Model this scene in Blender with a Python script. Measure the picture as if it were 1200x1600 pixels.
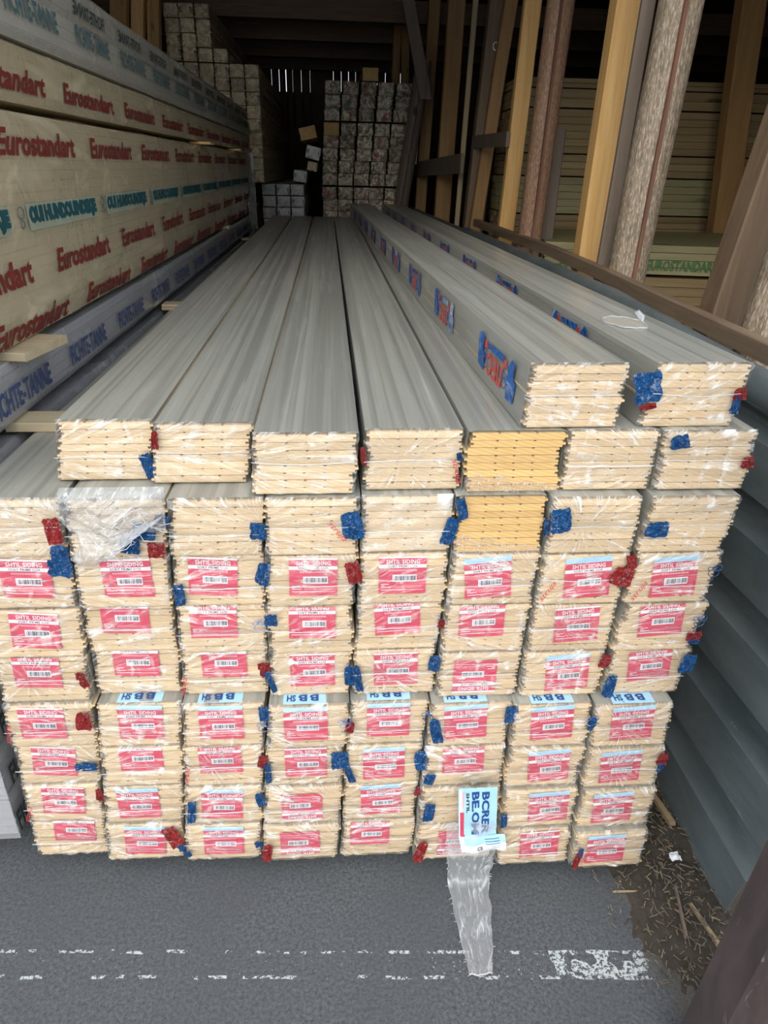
import bpy, math, random
from mathutils import Matrix, Vector, noise
from math import sin, cos, pi, radians

for o in list(bpy.data.objects):
    bpy.data.objects.remove(o)
SC = bpy.context.scene
COL = SC.collection

# ------------------------------------------------------------------ camera
PITCH, YAW, ROLL, FPX = 0.463389, 0.083868, -0.023644, 1072.3
fwd = Vector((sin(YAW) * cos(PITCH), cos(YAW) * cos(PITCH), -sin(PITCH)))
rt = Vector((cos(YAW), -sin(YAW), 0))
dn = fwd.cross(rt)
r2 = rt * cos(ROLL) + dn * sin(ROLL)
d2 = -rt * sin(ROLL) + dn * cos(ROLL)
cam = bpy.data.cameras.new('camera')
cam.sensor_fit = 'VERTICAL'
cam.sensor_height = 36.0
cam.lens = 36.0 * FPX / 1600.0
cam.clip_start = 0.02
cam.clip_end = 200
camo = bpy.data.objects.new('camera', cam)
COL.objects.link(camo)
mw = Matrix((r2, -d2, -fwd)).transposed().to_4x4()
mw.translation = Vector((0.6963, -1.1907, 1.5443))
camo.matrix_world = mw
SC.camera = camo

# ------------------------------------------------------------------ world, light, exposure
W = bpy.data.worlds.new('world')
SC.world = W
W.use_nodes = True
wn = W.node_tree
bg = wn.nodes['Background']
bg.inputs['Color'].default_value = (0.88, 0.94, 1.0, 1)
bg.inputs['Strength'].default_value = 1.0
sun = bpy.data.lights.new('sun', 'SUN')
sun.energy = 1.5
sun.angle = radians(50)
sun.color = (1.0, 0.93, 0.82)
suno = bpy.data.objects.new('sun', sun)
COL.objects.link(suno)
suno.rotation_euler = Vector((0.28, 1.0, -0.62)).to_track_quat('-Z', 'Y').to_euler()
SC.view_settings.view_transform = 'Standard'
SC.view_settings.look = 'None'
SC.view_settings.exposure = 0.76
SC.view_settings.gamma = 1.0
SC.view_settings.use_curve_mapping = False
try:
    SC.cycles.transparent_max_bounces = 24
    SC.cycles.max_bounces = 8
    SC.cycles.diffuse_bounces = 4
except Exception:
    pass


# ------------------------------------------------------------------ materials
class NT:
    def __init__(s, name):
        s.m = bpy.data.materials.new(name)
        s.m.use_nodes = True
        s.t = s.m.node_tree
        s.b = s.t.nodes['Principled BSDF']
        s.out = s.t.nodes['Material Output']

    def n(s, typ, **kw):
        nd = s.t.nodes.new(typ)
        for k, v in kw.items():
            if k in ('operation', 'data_type', 'blend_type', 'wave_type', 'feature', 'bands_direction',
                     'noise_dimensions', 'rings_direction', 'clamp'):
                setattr(nd, k, v)
            else:
                nd.inputs[k.replace('_', ' ')].default_value = v
        return nd

    def l(s, a, b):
        s.t.links.new(a, b)

    def coords(s, scale=(1, 1, 1), rot=(0, 0, 0), kind='Object', rand=True):
        tc = s.n('ShaderNodeTexCoord')
        mp = s.n('ShaderNodeMapping')
        mp.inputs['Scale'].default_value = scale
        mp.inputs['Rotation'].default_value = rot
        s.l(tc.outputs[kind], mp.inputs['Vector'])
        if rand:
            oi = s.n('ShaderNodeObjectInfo')
            mu = s.n('ShaderNodeVectorMath', operation='MULTIPLY')
            mu.inputs[1].default_value = (37.0, 53.0, 71.0)
            cb = s.n('ShaderNodeCombineXYZ')
            for i in range(3):
                s.l(oi.outputs['Random'], cb.inputs[i])
            s.l(cb.outputs[0], mu.inputs[0])
            s.l(mu.outputs[0], mp.inputs['Location'])
        return mp.outputs['Vector']

    def noise(s, vec, scale=5, detail=3, rough=.5, dist=0.):
        nd = s.n('ShaderNodeTexNoise')
        nd.inputs['Scale'].default_value = scale
        nd.inputs['Detail'].default_value = detail
        nd.inputs['Roughness'].default_value = rough
        nd.inputs['Distortion'].default_value = dist
        s.l(vec, nd.inputs['Vector'])
        return nd.outputs['Fac']

    def ramp(s, fac, stops):
        r = s.n('ShaderNodeValToRGB')
        e = r.color_ramp.elements
        while len(e) < len(stops):
            e.new(0.5)
        for i, (p, c) in enumerate(stops):
            e[i].position = p
            if isinstance(c, (int, float)):
                c = (c, c, c)
            e[i].color = (*c, 1)
        s.l(fac, r.inputs[0])
        return r.outputs[0]

    def mix(s, fac, a, b, mode='MIX'):
        m = s.n('ShaderNodeMix', data_type='RGBA', blend_type=mode)
        if isinstance(fac, (int, float)):
            m.inputs[0].default_value = fac
        else:
            s.l(fac, m.inputs[0])
        for k, v in ((6, a), (7, b)):
            if isinstance(v, tuple):
                m.inputs[k].default_value = (*v, 1)
            else:
                s.l(v, m.inputs[k])
        return m.outputs[2]

    def math(s, op, a, b=0.5, clamp=False):
        m = s.n('ShaderNodeMath', operation=op)
        m.use_clamp = clamp
        for k, v in ((0, a), (1, b)):
            if isinstance(v, (int, float)):
                m.inputs[k].default_value = v
            else:
                s.l(v, m.inputs[k])
        return m.outputs[0]

    def rand_val(s, lo, hi):
        oi = s.n('ShaderNodeObjectInfo')
        mr = s.n('ShaderNodeMapRange')
        mr.inputs['To Min'].default_value = lo
        mr.inputs['To Max'].default_value = hi
        s.l(oi.outputs['Random'], mr.inputs['Value'])
        return mr.outputs[0]

    def hsv(s, col, val=None, sat=None, hue=None):
        h = s.n('ShaderNodeHueSaturation')
        s.l(col, h.inputs['Color'])
        for nm, v in (('Value', val), ('Saturation', sat), ('Hue', hue)):
            if v is None:
                continue
            if isinstance(v, (int, float)):
                h.inputs[nm].default_value = v
            else:
                s.l(v, h.inputs[nm])
        return h.outputs[0]

    def bump(s, h, strength=.3, dist=.01):
        b = s.n('ShaderNodeBump')
        b.inputs['Strength'].default_value = strength
        b.inputs['Distance'].default_value = dist
        s.l(h, b.inputs['Height'])
        s.l(b.outputs[0], s.b.inputs['Normal'])
        return b.outputs[0]

    def base(s, c, rough=.6, spec=None, metal=0.):
        if isinstance(c, tuple):
            s.b.inputs['Base Color'].default_value = (*c, 1)
        else:
            s.l(c, s.b.inputs['Base Color'])
        s.b.inputs['Roughness'].default_value = rough
        s.b.inputs['Metallic'].default_value = metal
        if spec is not None:
            s.b.inputs['Specular IOR Level'].default_value = spec
        return s.m


def plain(name, c, rough=.5, var=.12, metal=0., bump=0.):
    n = NT(name)
    v = n.coords((1, 1, 1))
    f = n.noise(v, 40, 3)
    a = tuple(x * (1 - var) for x in c)
    b = tuple(min(1, x * (1 + var)) for x in c)
    n.base(n.mix(f, a, b), rough, None, metal)
    if bump:
        n.bump(n.noise(v, 60, 3), bump, .004)
    return n.m


def wood_end(name, light, dark, sat=1.0):
    """sawn end of a planed board: arcs of growth rings"""
    n = NT(name)
    v = n.coords((1, 1, 1), (0, 0, 0))
    wv = n.n('ShaderNodeTexWave', wave_type='RINGS', rings_direction='Y')
    wv.inputs['Scale'].default_value = 48
    wv.inputs['Distortion'].default_value = 2.5
    wv.inputs['Detail'].default_value = 2
    n.l(n.coords((.55, .2, 1.0), (0, 0, 0)), wv.inputs['Vector'])
    f = n.noise(v, 18, 3)
    c = n.mix(wv.outputs['Fac'], light, tuple(a * .62 + b * .38 for a, b in zip(light, dark)))
    c = n.mix(n.ramp(f, [(.35, 0.), (.8, .35)]), c, dark)
    c = n.hsv(c, n.rand_val(.88, 1.10))
    return n.base(c, .75)


def wood_long(name, light, dark, axis='Y', rough=.6, grain=60, knots=True, bump=.25, dust=None):
    """long-grain face; grain runs along the given object axis"""
    n = NT(name)
    k = {'X': (.05, 1, 1), 'Y': (1, .05, 1), 'Z': (1, 1, .05)}[axis]
    v = n.coords(k)
    f = n.noise(v, grain, 4, .6, .6)
    f2 = n.noise(v, grain * .22, 3, .5, 1.0)
    c = n.mix(n.ramp(f, [(.3, 0.), (.75, 1.)]), light, dark)
    c = n.mix(n.math('MULTIPLY', f2, .55), c, dark)
    if knots:
        k2 = {'X': (.35, 1, 1), 'Y': (1, .35, 1), 'Z': (1, 0, .42)}[axis]
        vo = n.n('ShaderNodeTexVoronoi')
        vo.inputs['Scale'].default_value = 6.0 if axis == 'Z' else 4.5
        n.l(n.coords(k2), vo.inputs['Vector'])
        kk = n.ramp(vo.outputs['Distance'], [(.065, 1.), (.15, .0)])
        c = n.mix(kk, c, tuple(x * .30 for x in dark))
    if dust:
        c = n.mix(n.ramp(n.noise(n.coords((1, 1, .4)), 6, 4), [(.4, 0.), (.65, .7)]), c, dust)
    c = n.hsv(c, n.rand_val(.9, 1.1))
    if bump > .5:
        fl = n.noise(n.coords((1, 1, .22)), 190, 3, .6, .5)
        c = n.mix(n.ramp(fl, [(.50, 0.), (.66, .75)]), c, tuple(min(1, x * 1.5) for x in light))
        c = n.mix(n.ramp(fl, [(.30, .7), (.44, 0.)]), c, tuple(x * .8 for x in dark))
    m = n.base(c, rough)
    n.bump(f, bump, .003)
    return m


def film(name, base_fac, streak, col, uvs=True, sx=60., sy=6., rough=.22, bump=.5, dirt=0., lo=.52, hi=.74, lines=0.):
    """polythene: mostly clear, milky at creases, highlights painted in as pale streaks"""
    n = NT(name)
    if uvs:
        v = n.coords((sx, sy, 1), kind='UV')
        v2 = n.coords((7, 7, 1), kind='UV')
    else:
        v = n.coords((sx, sy, sx))
        v2 = n.coords((5, 1.2, 5))
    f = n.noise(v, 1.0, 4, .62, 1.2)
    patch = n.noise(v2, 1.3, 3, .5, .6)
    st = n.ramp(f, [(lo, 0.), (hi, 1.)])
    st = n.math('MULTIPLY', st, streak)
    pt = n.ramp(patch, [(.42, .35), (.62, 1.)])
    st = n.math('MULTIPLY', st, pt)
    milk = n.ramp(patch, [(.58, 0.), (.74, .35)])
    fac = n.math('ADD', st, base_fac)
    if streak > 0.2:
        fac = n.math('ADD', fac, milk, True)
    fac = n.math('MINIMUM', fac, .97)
    if isinstance(col, tuple):
        cc = n.mix(n.noise(v2, 3, 3), tuple(x * (1 - .1 - dirt) for x in col), col)
    if lines:
        ln = n.noise(n.coords((44, .35, 3)), 1.0, 4, .55, .4)
        cc = n.mix(n.ramp(ln, [(.40, lines), (.56, 0.)]), cc, tuple(x * .55 for x in col))
        ln2 = n.noise(n.coords((60, 1.1, 3), (0, 0, .08)), 1.0, 3, .6, 1.)
        cc = n.mix(n.ramp(ln2, [(.62, 0.), (.74, .4)]), cc, (.72, .75, .73))
    n.base(cc, rough)
    n.b.inputs['Specular IOR Level'].default_value = .6
    nb = n.bump(f, bump, .006)
    tr = n.n('ShaderNodeBsdfTransparent')
    tr.inputs['Color'].default_value = (.97, .97, .98, 1)
    gl = n.n('ShaderNodeBsdfGlossy')
    gl.inputs['Roughness'].default_value = .14
    n.l(nb, gl.inputs['Normal'])
    lw = n.n('ShaderNodeLayerWeight')
    n.l(nb, lw.inputs['Normal'])
    frf = n.math('ADD', n.math('MULTIPLY', n.math('POWER', lw.outputs['Facing'], 4.0), .8), .05, True)
    m1 = n.n('ShaderNodeMixShader')
    n.l(frf, m1.inputs[0])
    n.l(tr.outputs[0], m1.inputs[1])
    n.l(gl.outputs[0], m1.inputs[2])
    m2 = n.n('ShaderNodeMixShader')
    n.l(fac, m2.inputs[0])
    n.l(m1.outputs[0], m2.inputs[1])
    n.l(n.b.outputs[0], m2.inputs[2])
    n.l(m2.outputs[0], n.out.inputs['Surface'])
    return n.m


def printed(name, c, rough=.35, hole=0.):
    """ink on creased film; crinkle shading painted in as pale streaks and dark patches"""
    n = NT(name)
    v = n.coords((1, 1, 1))
    f = n.noise(v, 7, 4, .6, 1.5)
    cc = n.mix(n.ramp(f, [(.52, 0.), (.72, .75)]), c, (.72, .78, .84))  # pale streaks paint the light caught on the crinkles
    cc = n.mix(n.ramp(n.noise(v, 3.5, 2), [(.38, .7), (.5, 0.)]), cc, tuple(x * .55 for x in c))
    n.base(cc, rough)
    n.bump(f, .9, .05)
    return n.m


M = {}
M['end'] = wood_end('pine_end', (.74, .575, .365), (.56, .39, .20))
M['end_orange'] = wood_end('orange_pine_end', (.74, .50, .22), (.46, .25, .07))
M['side'] = wood_long('planed_pine', (.62, .50, .34), (.42, .30, .16), 'Y', knots=False)
M['weather'] = wood_long('weathered_pine', (.46, .44, .38), (.34, .31, .25), 'Y', knots=False)
M['top'] = M['side']
M['filmA'] = film('creased_clear_film', .05, .92, (.93, .92, .89), sx=40, sy=3.0, lo=.50, hi=.72)  # white streaks are highlights painted into the film colour
M['filmB'] = film('milky_creased_film', .30, .65, (.82, .86, .90), sx=30, sy=9, lo=.45, hi=.68)
M['filmC'] = film('torn_clear_film', .24, .66, (.80, .84, .87), sx=22, sy=9, lo=.50, hi=.72)
M['filmD'] = film('hazy_pack_film', .14, .75, (.90, .90, .88), sx=30, sy=6, lo=.47, hi=.70)
M['filmpale'] = film('pale_bundle_film', .42, .4, (.68, .65, .56), uvs=False, sx=5, sy=5, rough=.25, bump=.8, lo=.56, hi=.72)
M['filmgrey'] = film('grey_bundle_film', .40, .4, (.56, .57, .60), uvs=False, sx=5, sy=5, rough=.22, bump=.8, lo=.56, hi=.72)
M['filmtop'] = film('dusty_sky_sheen_film', .74, .20, (.47, .485, .45), uvs=False, sx=26, sy=.8, rough=.36, bump=.35, dirt=.1, lines=.8)  # grey combines dust with sky reflection painted into the film colour
M['filmleft'] = film('clear_bundle_film', .42, .35, (.78, .68, .47), uvs=False, sx=5, sy=5, rough=.25, bump=.9, lo=.56, hi=.72)
M['red'] = plain('label_red', (.66, .055, .115), .35, .08)
M['white'] = plain('label_white', (.86, .87, .90), .4, .03)
M['ltblue'] = plain('label_light_blue', (.40, .68, .90), .4, .06)
M['ink'] = plain('dark_ink', (.04, .045, .10), .5, .1)
M['inkblue'] = plain('deep_blue_ink', (.02, .07, .26), .5, .1)
M['pink'] = plain('label_pink', (.85, .42, .50), .4, .05)
M['sblue'] = printed('blue_printed_film', (.005, .15, .50))
M['sred'] = printed('red_printed_film', (.62, .03, .03))
M['logo_blue'] = printed('logo_blue', (.01, .11, .40))
M['logo_blue_plain'] = plain('logo_blue', (.02, .12, .40), .35, .15)
M['logo_red'] = plain('logo_red', (.60, .05, .05), .35, .15)
M['euro_red'] = plain('print_dark_red', (.17, .018, .014), .75, .2)
M['teal'] = plain('print_teal', (.004, .075, .09), .75, .15)
M['fblue'] = plain('print_blue', (.045, .08, .20), .75, .2)
M['slate'] = plain('print_slate', (.055, .12, .13), .8, .2)
M['slate_dark'] = plain('print_dark_slate', (.03, .045, .045), .8, .2)
M['green'] = plain('print_green', (.05, .20, .05), .5, .2)
M['paleband'] = plain('pale_teal_tint', (.32, .36, .27), .7, .05)


# ------------------------------------------------------------------ mesh helpers
class MB:
    def __init__(s):
        s.v, s.f, s.mi, s.uv, s.mats = [], [], [], [], []

    def mat(s, m):
        if m not in s.mats:
            s.mats.append(m)
        return s.mats.index(m)

    def add(s, vs, fs, m, uvs=None):
        b = len(s.v)
        k = s.mat(m)
        s.v += [tuple(p) for p in vs]
        s.uv += list(uvs) if uvs else [(0, 0)] * len(vs)
        for f in fs:
            s.f.append(tuple(b + i for i in f))
            s.mi.append(k)

    def box(s, x0, x1, y0, y1, z0, z1, m, fn=None):
        vs = [(x0, y0, z0), (x1, y0, z0), (x1, y1, z0), (x0, y1, z0), (x0, y0, z1), (x1, y0, z1), (x1, y1, z1), (x0, y1, z1)]
        if fn:
            vs = [fn(*p) for p in vs]
        s.add(vs, [(3, 2, 1, 0), (4, 5, 6, 7), (0, 1, 5, 4), (1, 2, 6, 5), (2, 3, 7, 6), (3, 0, 4, 7)], m)

    def quad(s, a, b, c, d, m):
        s.add([a, b, c, d], [(0, 1, 2, 3)], m)

    def grid(s, nu, nv, fn, m, uvf=None):
        vs, us = [], []
        for j in range(nv + 1):
            for i in range(nu + 1):
                u, w = i / nu, j / nv
                vs.append(fn(u, w))
                us.append(uvf(u, w) if uvf else (u, w))
        fs = [(j * (nu + 1) + i, j * (nu + 1) + i + 1, (j + 1) * (nu + 1) + i + 1, (j + 1) * (nu + 1) + i)
              for j in range(nv) for i in range(nu)]
        s.add(vs, fs, m, us)

    def flat(s, me, fn, m):
        """a flat text mesh mapped through fn(u, v)"""
        s.add([fn(p[0], p[1]) for p in me[0]], me[1], m)

    def tube(s, pts, r, m, n=6):
        ring = []
        vs, fs = [], []
        for i, p in enumerate(pts):
            p = Vector(p)
            d = (Vector(pts[min(i + 1, len(pts) - 1)]) - Vector(pts[max(i - 1, 0)])).normalized()
            a = d.cross(Vector((0, 0, 1)))
            if a.length < .1:
                a = d.cross(Vector((1, 0, 0)))
            a.normalize()
            b = d.cross(a)
            rr = r[i] if isinstance(r, (list, tuple)) else r
            for k in range(n):
                t = 2 * pi * k / n
                vs.append(tuple(p + a * rr * cos(t) + b * rr * sin(t)))
        for i in range(len(pts) - 1):
            for k in range(n):
                fs.append((i * n + k, i * n + (k + 1) % n, (i + 1) * n + (k + 1) % n, (i + 1) * n + k))
        fs.append(tuple(range(n - 1, -1, -1)))
        fs.append(tuple((len(pts) - 1) * n + k for k in range(n)))
        s.add(vs, fs, m)

    def data(s, name, smooth=False):
        me = bpy.data.meshes.new(name)
        me.from_pydata(s.v, [], s.f)
        for m in s.mats:
            me.materials.append(m)
        me.polygons.foreach_set('material_index', s.mi)
        if smooth:
            me.polygons.foreach_set('use_smooth', [True] * len(s.f))
        uvl = me.uv_layers.new(name='UVMap')
        li = [0] * len(me.loops)
        me.loops.foreach_get('vertex_index', li)
        flat = []
        for i in li:
            flat += s.uv[i]
        uvl.data.foreach_set('uv', flat)
        me.update()
        return me

    def build(s, name, parent=None, smooth=False, loc=None):
        o = bpy.data.objects.new(name, s.data(name, smooth))
        COL.objects.link(o)
        if parent:
            o.parent = parent
        if loc:
            o.location = loc
        return o


def tag(o, label, cat, group=None, kind=None):
    o['label'] = label
    o['category'] = cat
    if group:
        o['group'] = group
    if kind:
        o['kind'] = kind
    return o


def empty(name, loc=(0, 0, 0), rz=0.):
    o = bpy.data.objects.new(name, None)
    o.empty_display_size = .05
    COL.objects.link(o)
    o.location = loc
    o.rotation_euler = (0, 0, rz)
    return o


def inst(name, me, parent=None, loc=(0, 0, 0), rot=(0, 0, 0), scale=(1, 1, 1)):
    o = bpy.data.objects.new(name, me)
    COL.objects.link(o)
    if parent:
        o.parent = parent
    o.location = loc
    o.rotation_euler = rot
    o.scale = scale
    return o


_tc = {}


def text(s, bold=.02, shear=0., space=1.):
    """flat letters, normalised to width 1 x height 1 of their own box; returns verts, faces, aspect"""
    key = (s, bold, shear, space)
    if key in _tc:
        return _tc[key]
    cu = bpy.data.curves.new('t', 'FONT')
    cu.body = s
    cu.size = 1
    cu.offset = bold
    cu.shear = shear
    cu.space_character = space
    cu.resolution_u = 2
    ob = bpy.data.objects.new('t', cu)
    COL.objects.link(ob)
    bpy.context.view_layer.update()
    dg = bpy.context.evaluated_depsgraph_get()
    me = bpy.data.meshes.new_from_object(ob.evaluated_get(dg))
    vs = [tuple(v.co) for v in me.vertices]
    fs = [tuple(p.vertices) for p in me.polygons]
    x0, x1 = min(p[0] for p in vs), max(p[0] for p in vs)
    y0, y1 = min(p[1] for p in vs), max(p[1] for p in vs)
    vs = [((p[0] - x0) / (x1 - x0), (p[1] - y0) / (y1 - y0)) for p in vs]
    bpy.data.objects.remove(ob)
    bpy.data.curves.remove(cu)
    bpy.data.meshes.remove(me)
    _tc[key] = (vs, fs, (x1 - x0) / (y1 - y0))
    return _tc[key]


def nz(x, y, z):
    return noise.noise(Vector((x, y, z)))


# ------------------------------------------------------------------ setting: ground
def asphalt():
    n = NT('worn_asphalt')
    v = n.coords((1, 1, 1), rand=False)
    f = n.noise(v, 130, 6, .8)
    big = n.noise(v, 3.2, 4, .6)
    c = n.mix(n.ramp(f, [(.36, 0.), (.66, 1.)]), (.040, .046, .053), (.150, .165, .178))
    c = n.mix(n.ramp(big, [(.4, .0), (.65, .5)]), c, (.075, .083, .092))
    sp = n.n('ShaderNodeTexVoronoi')
    sp.inputs['Scale'].default_value = 160
    n.l(v, sp.inputs['Vector'])
    c = n.mix(n.ramp(sp.outputs['Distance'], [(.05, .55), (.16, 0.)]), c, (.28, .30, .31))
    # worn painted line across the yard, y from -.36 to -.28
    sx = n.n('ShaderNodeSeparateXYZ')
    tc = n.n('ShaderNodeTexCoord')
    n.l(tc.outputs['Object'], sx.inputs[0])
    X, Y = sx.outputs[0], sx.outputs[1]
    yy = n.math('ADD', Y, n.math('MULTIPLY', X, .062))
    wob = n.math('MULTIPLY', n.math('SUBTRACT', n.noise(v, 14, 3), .5), .012)
    yy = n.math('ADD', yy, wob)
    inb = n.math('MULTIPLY', n.math('GREATER_THAN', yy, -.283), n.math('LESS_THAN', yy, -.222))
    e1 = n.math('LESS_THAN', n.math('ABSOLUTE', n.math('ADD', yy, .279)), .0035)
    e2 = n.math('LESS_THAN', n.math('ABSOLUTE', n.math('ADD', yy, .226)), .0035)
    edge = n.math('MAXIMUM', e1, e2)
    strong = n.math('MULTIPLY', n.math('GREATER_THAN', X, 1.16), n.math('LESS_THAN', X, 1.37))
    strong = n.math('MULTIPLY', strong, n.math('GREATER_THAN', n.noise(v, 24, 2), .47))
    mid = n.math('MULTIPLY', n.math('GREATER_THAN', X, .9), n.math('LESS_THAN', X, 1.38))
    wear = n.noise(v, 120, 5, .75)
    th = n.math('SUBTRACT', .655, n.math('ADD', n.math('MULTIPLY', strong, .135), n.math('MULTIPLY', mid, .03)))
    p1 = n.math('MULTIPLY', inb, n.math('GREATER_THAN', wear, th))
    dash = n.math('GREATER_THAN', n.noise(v, 26, 3), .53)
    p2 = n.math('MULTIPLY', n.math('MULTIPLY', edge, dash), n.math('GREATER_THAN', wear, .49))
    p2 = n.math('MULTIPLY', p2, n.math('LESS_THAN', X, 1.37))
    p = n.math('MAXIMUM', p1, p2)
    c = n.mix(n.math('MULTIPLY', p, .85), c, (.62, .68, .70))
    # soil along the metal sheet
    soil = n.math('ADD', X, n.math('MULTIPLY', n.math('SUBTRACT', n.noise(v, 9, 4), .5), .25))
    soilm = n.ramp(soil, [(0., 0.), (1., 1.)])
    mr = n.n('ShaderNodeMapRange')
    mr.inputs['From Min'].default_value = 1.36
    mr.inputs['From Max'].default_value = 1.46
    n.l(soil, mr.inputs['Value'])
    c = n.mix(mr.outputs[0], c, n.mix(f, (.055, .045, .035), (.17, .145, .11)))
    m = n.base(c, .85)
    n.bump(f, .55, .006)
    return m


M['asphalt'] = asphalt()
mb = MB()
mb.quad((-9, -7, 0), (12, -7, 0), (12, 16, 0), (-9, 16, 0), M['asphalt'])
o = mb.build('floor')
o['kind'] = 'structure'

M['shed_wood'] = wood_long('old_shed_boards', (.20, .13, .075), (.10, .06, .035), 'Z', knots=False)
M['beam'] = wood_long('shed_beam', (.22, .14, .08), (.12, .07, .04), 'X', knots=False)

# roof of the shed
mb = MB()
mb.box(-3.2, 7.5, .55, 14.5, 3.75, 3.85, M['beam'])
o = mb.build('ceiling')
o['kind'] = 'structure'
# roof beams, seen above the far stacks
for i, (y, z) in enumerate([(1.2, 3.5), (3.2, 3.5), (5.4, 3.35), (7.9, 2.98), (9.3, 2.98), (10.8, 2.98), (12.2, 2.98)]):
    mb = MB()
    mb.box(-2.9, 7.2, y, y + .12, z, z + .20, M['beam'])
    o = mb.build('trim_%d' % (i + 1))
    o['kind'] = 'structure'
# back wall: upright boards with narrow gaps that let daylight through
mb = MB()
x = -3.0
rnd = random.Random(4)
while x < 7.3:
    w = rnd.uniform(.11, .16)
    g = rnd.choice([.003, .006, .011, .004, .002]) if -1.2 < x < 2.4 else 0
    if -1.2 < x < 2.4:
        mb.box(x, x + w + .02, 13.3, 13.33, 0, 2.75, M['shed_wood'])
        mb.box(x, x + w - g, 13.3, 13.33, 2.75, 3.25, M['shed_wood'])
        mb.box(x, x + w + .02, 13.3, 13.33, 3.25, 3.78, M['shed_wood'])
    else:
        mb.box(x, x + w, 13.3, 13.33, 0, 3.78, M['shed_wood'])
    x += w
mb.box(.52, .72, 13.1, 13.25, 0, 3.7, M['shed_wood'])
mb.box(-1.4, 2.6, 13.15, 13.25, 1.9, 2.05, M['shed_wood'])
o = mb.build('wall_back')
o['kind'] = 'structure'
mb = MB()
for k in range(70):
    y = .6 + k * .19
    mb.box(-3.03, -3.0, y, y + .187, 0, 3.78, M['shed_wood'])
mb.box(-3.0, -2.9, .7, 13.2, 1.6, 1.72, M['shed_wood'])
o = mb.build('wall_left')
o['kind'] = 'structure'
mb = MB()
for k in range(70):
    y = .6 + k * .19
    mb.box(7.2, 7.23, y, y + .187, 0, 3.78, M['shed_wood'])
mb.box(7.1, 7.2, .7, 13.2, 1.6, 1.72, M['shed_wood'])
o = mb.build('wall_right')
o['kind'] = 'structure'


# unseen front wall around the opening, added to darken bay and interior
mb = MB()
for x0, x1, z0, z1 in ((-3.0, -1.35, 0, 3.78), (2.75, 7.2, 0, 3.78)):
    x = x0
    while x < x1 - .01:
        mb.box(x, min(x1, x + .148), .50, .53, z0, z1, M['shed_wood'])
        x += .15
x = -1.35
while x < 2.74:
    mb.box(x, min(2.75, x + .148), .50, .53, 3.1, 3.78, M['shed_wood'])
    x += .15
o = mb.build('wall_front_light_block')
o['kind'] = 'structure'

# corrugated metal sheet between the stack and the next bay
def metal():
    n = NT('dull_galvanised_steel')
    v = n.coords((1, .35, 1), rand=False)
    f = n.noise(v, 7, 5, .65, .5)
    c = n.mix(n.ramp(f, [(.3, 0.), (.7, 1.)]), (.115, .145, .155), (.215, .25, .26))
    sc = n.noise(n.coords((9, 1, 9), rand=False), 9, 4, .7, 2)
    c = n.mix(n.ramp(sc, [(.66, 0.), (.72, .5)]), c, (.5, .52, .5))
    m = n.base(c, .48, None, .35)
    n.bump(f, .08, .01)
    return m


M['metal'] = metal()
prof = []     # (offset towards -x, z)
z = 0.0
prof.append((0, 0))
for k in range(5):
    z0 = .015 + k * .207
    prof += [(.0, z0), (.0, z0 + .118), (-.046, z0 + .138), (-.046, z0 + .187)]
prof.append((0, 1.03))


def sheet_x(z):
    return 1.585 + .175 * z


mb = MB()
for (ya, yb, dx) in ((-.25, 4.6, 0.), (4.5, 9.8, .02)):
    vs, fs = [], []
    ny = 24
    for j in range(ny + 1):
        y = ya + (yb - ya) * j / ny
        for (ox, zz) in prof:
            wv = .006 * sin(y * 2.3 + zz * 5)
            vs.append((sheet_x(zz) - ox + wv + dx, y, zz))
    for (ox, zz) in prof[::-1]:
        pass
    m_ = len(prof)
    for j in range(ny):
        for i in range(m_ - 1):
            fs.append((j * m_ + i, (j + 1) * m_ + i, (j + 1) * m_ + i + 1, j * m_ + i + 1))
    mb.add(vs, fs, M['metal'])
o = mb.build('wall_metal')
sm = o.modifiers.new('thick', 'SOLIDIFY')
sm.thickness = .0015
o['kind'] = 'structure'


def roll(y0, y1, x, z, r, flare=0.):
    mb = MB()
    n = 14
    vs, fs = [], []
    ny = 30
    for j in range(ny + 1):
        y = y0 + (y1 - y0) * j / ny
        rr = r + (flare * max(0, 1 - abs(y - (y1 if flare else y)) / .35))
        for k in range(n + 1):
            t = radians(-100) + radians(300) * k / n
            vs.append((x(y) - rr * cos(t) * .8, y, z(y) + rr * sin(t)))
    for j in range(ny):
        for k in range(n):
            fs.append((j * (n + 1) + k, j * (n + 1) + k + 1, (j + 1) * (n + 1) + k + 1, (j + 1) * (n + 1) + k))
    mb.add(vs, fs, M['metal'])
    return mb


o = roll(-.25, 4.55, lambda y: 1.80 - .005 * y, lambda y: 1.040 + .062 * min(1, max(0, y) / 1.5), .050).build('trim_8', smooth=True)
o['kind'] = 'structure'
o = roll(4.5, 9.8, lambda y: 1.83 - .012 * y, lambda y: 1.09, .042).build('trim_9', smooth=True)
o['kind'] = 'structure'

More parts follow.
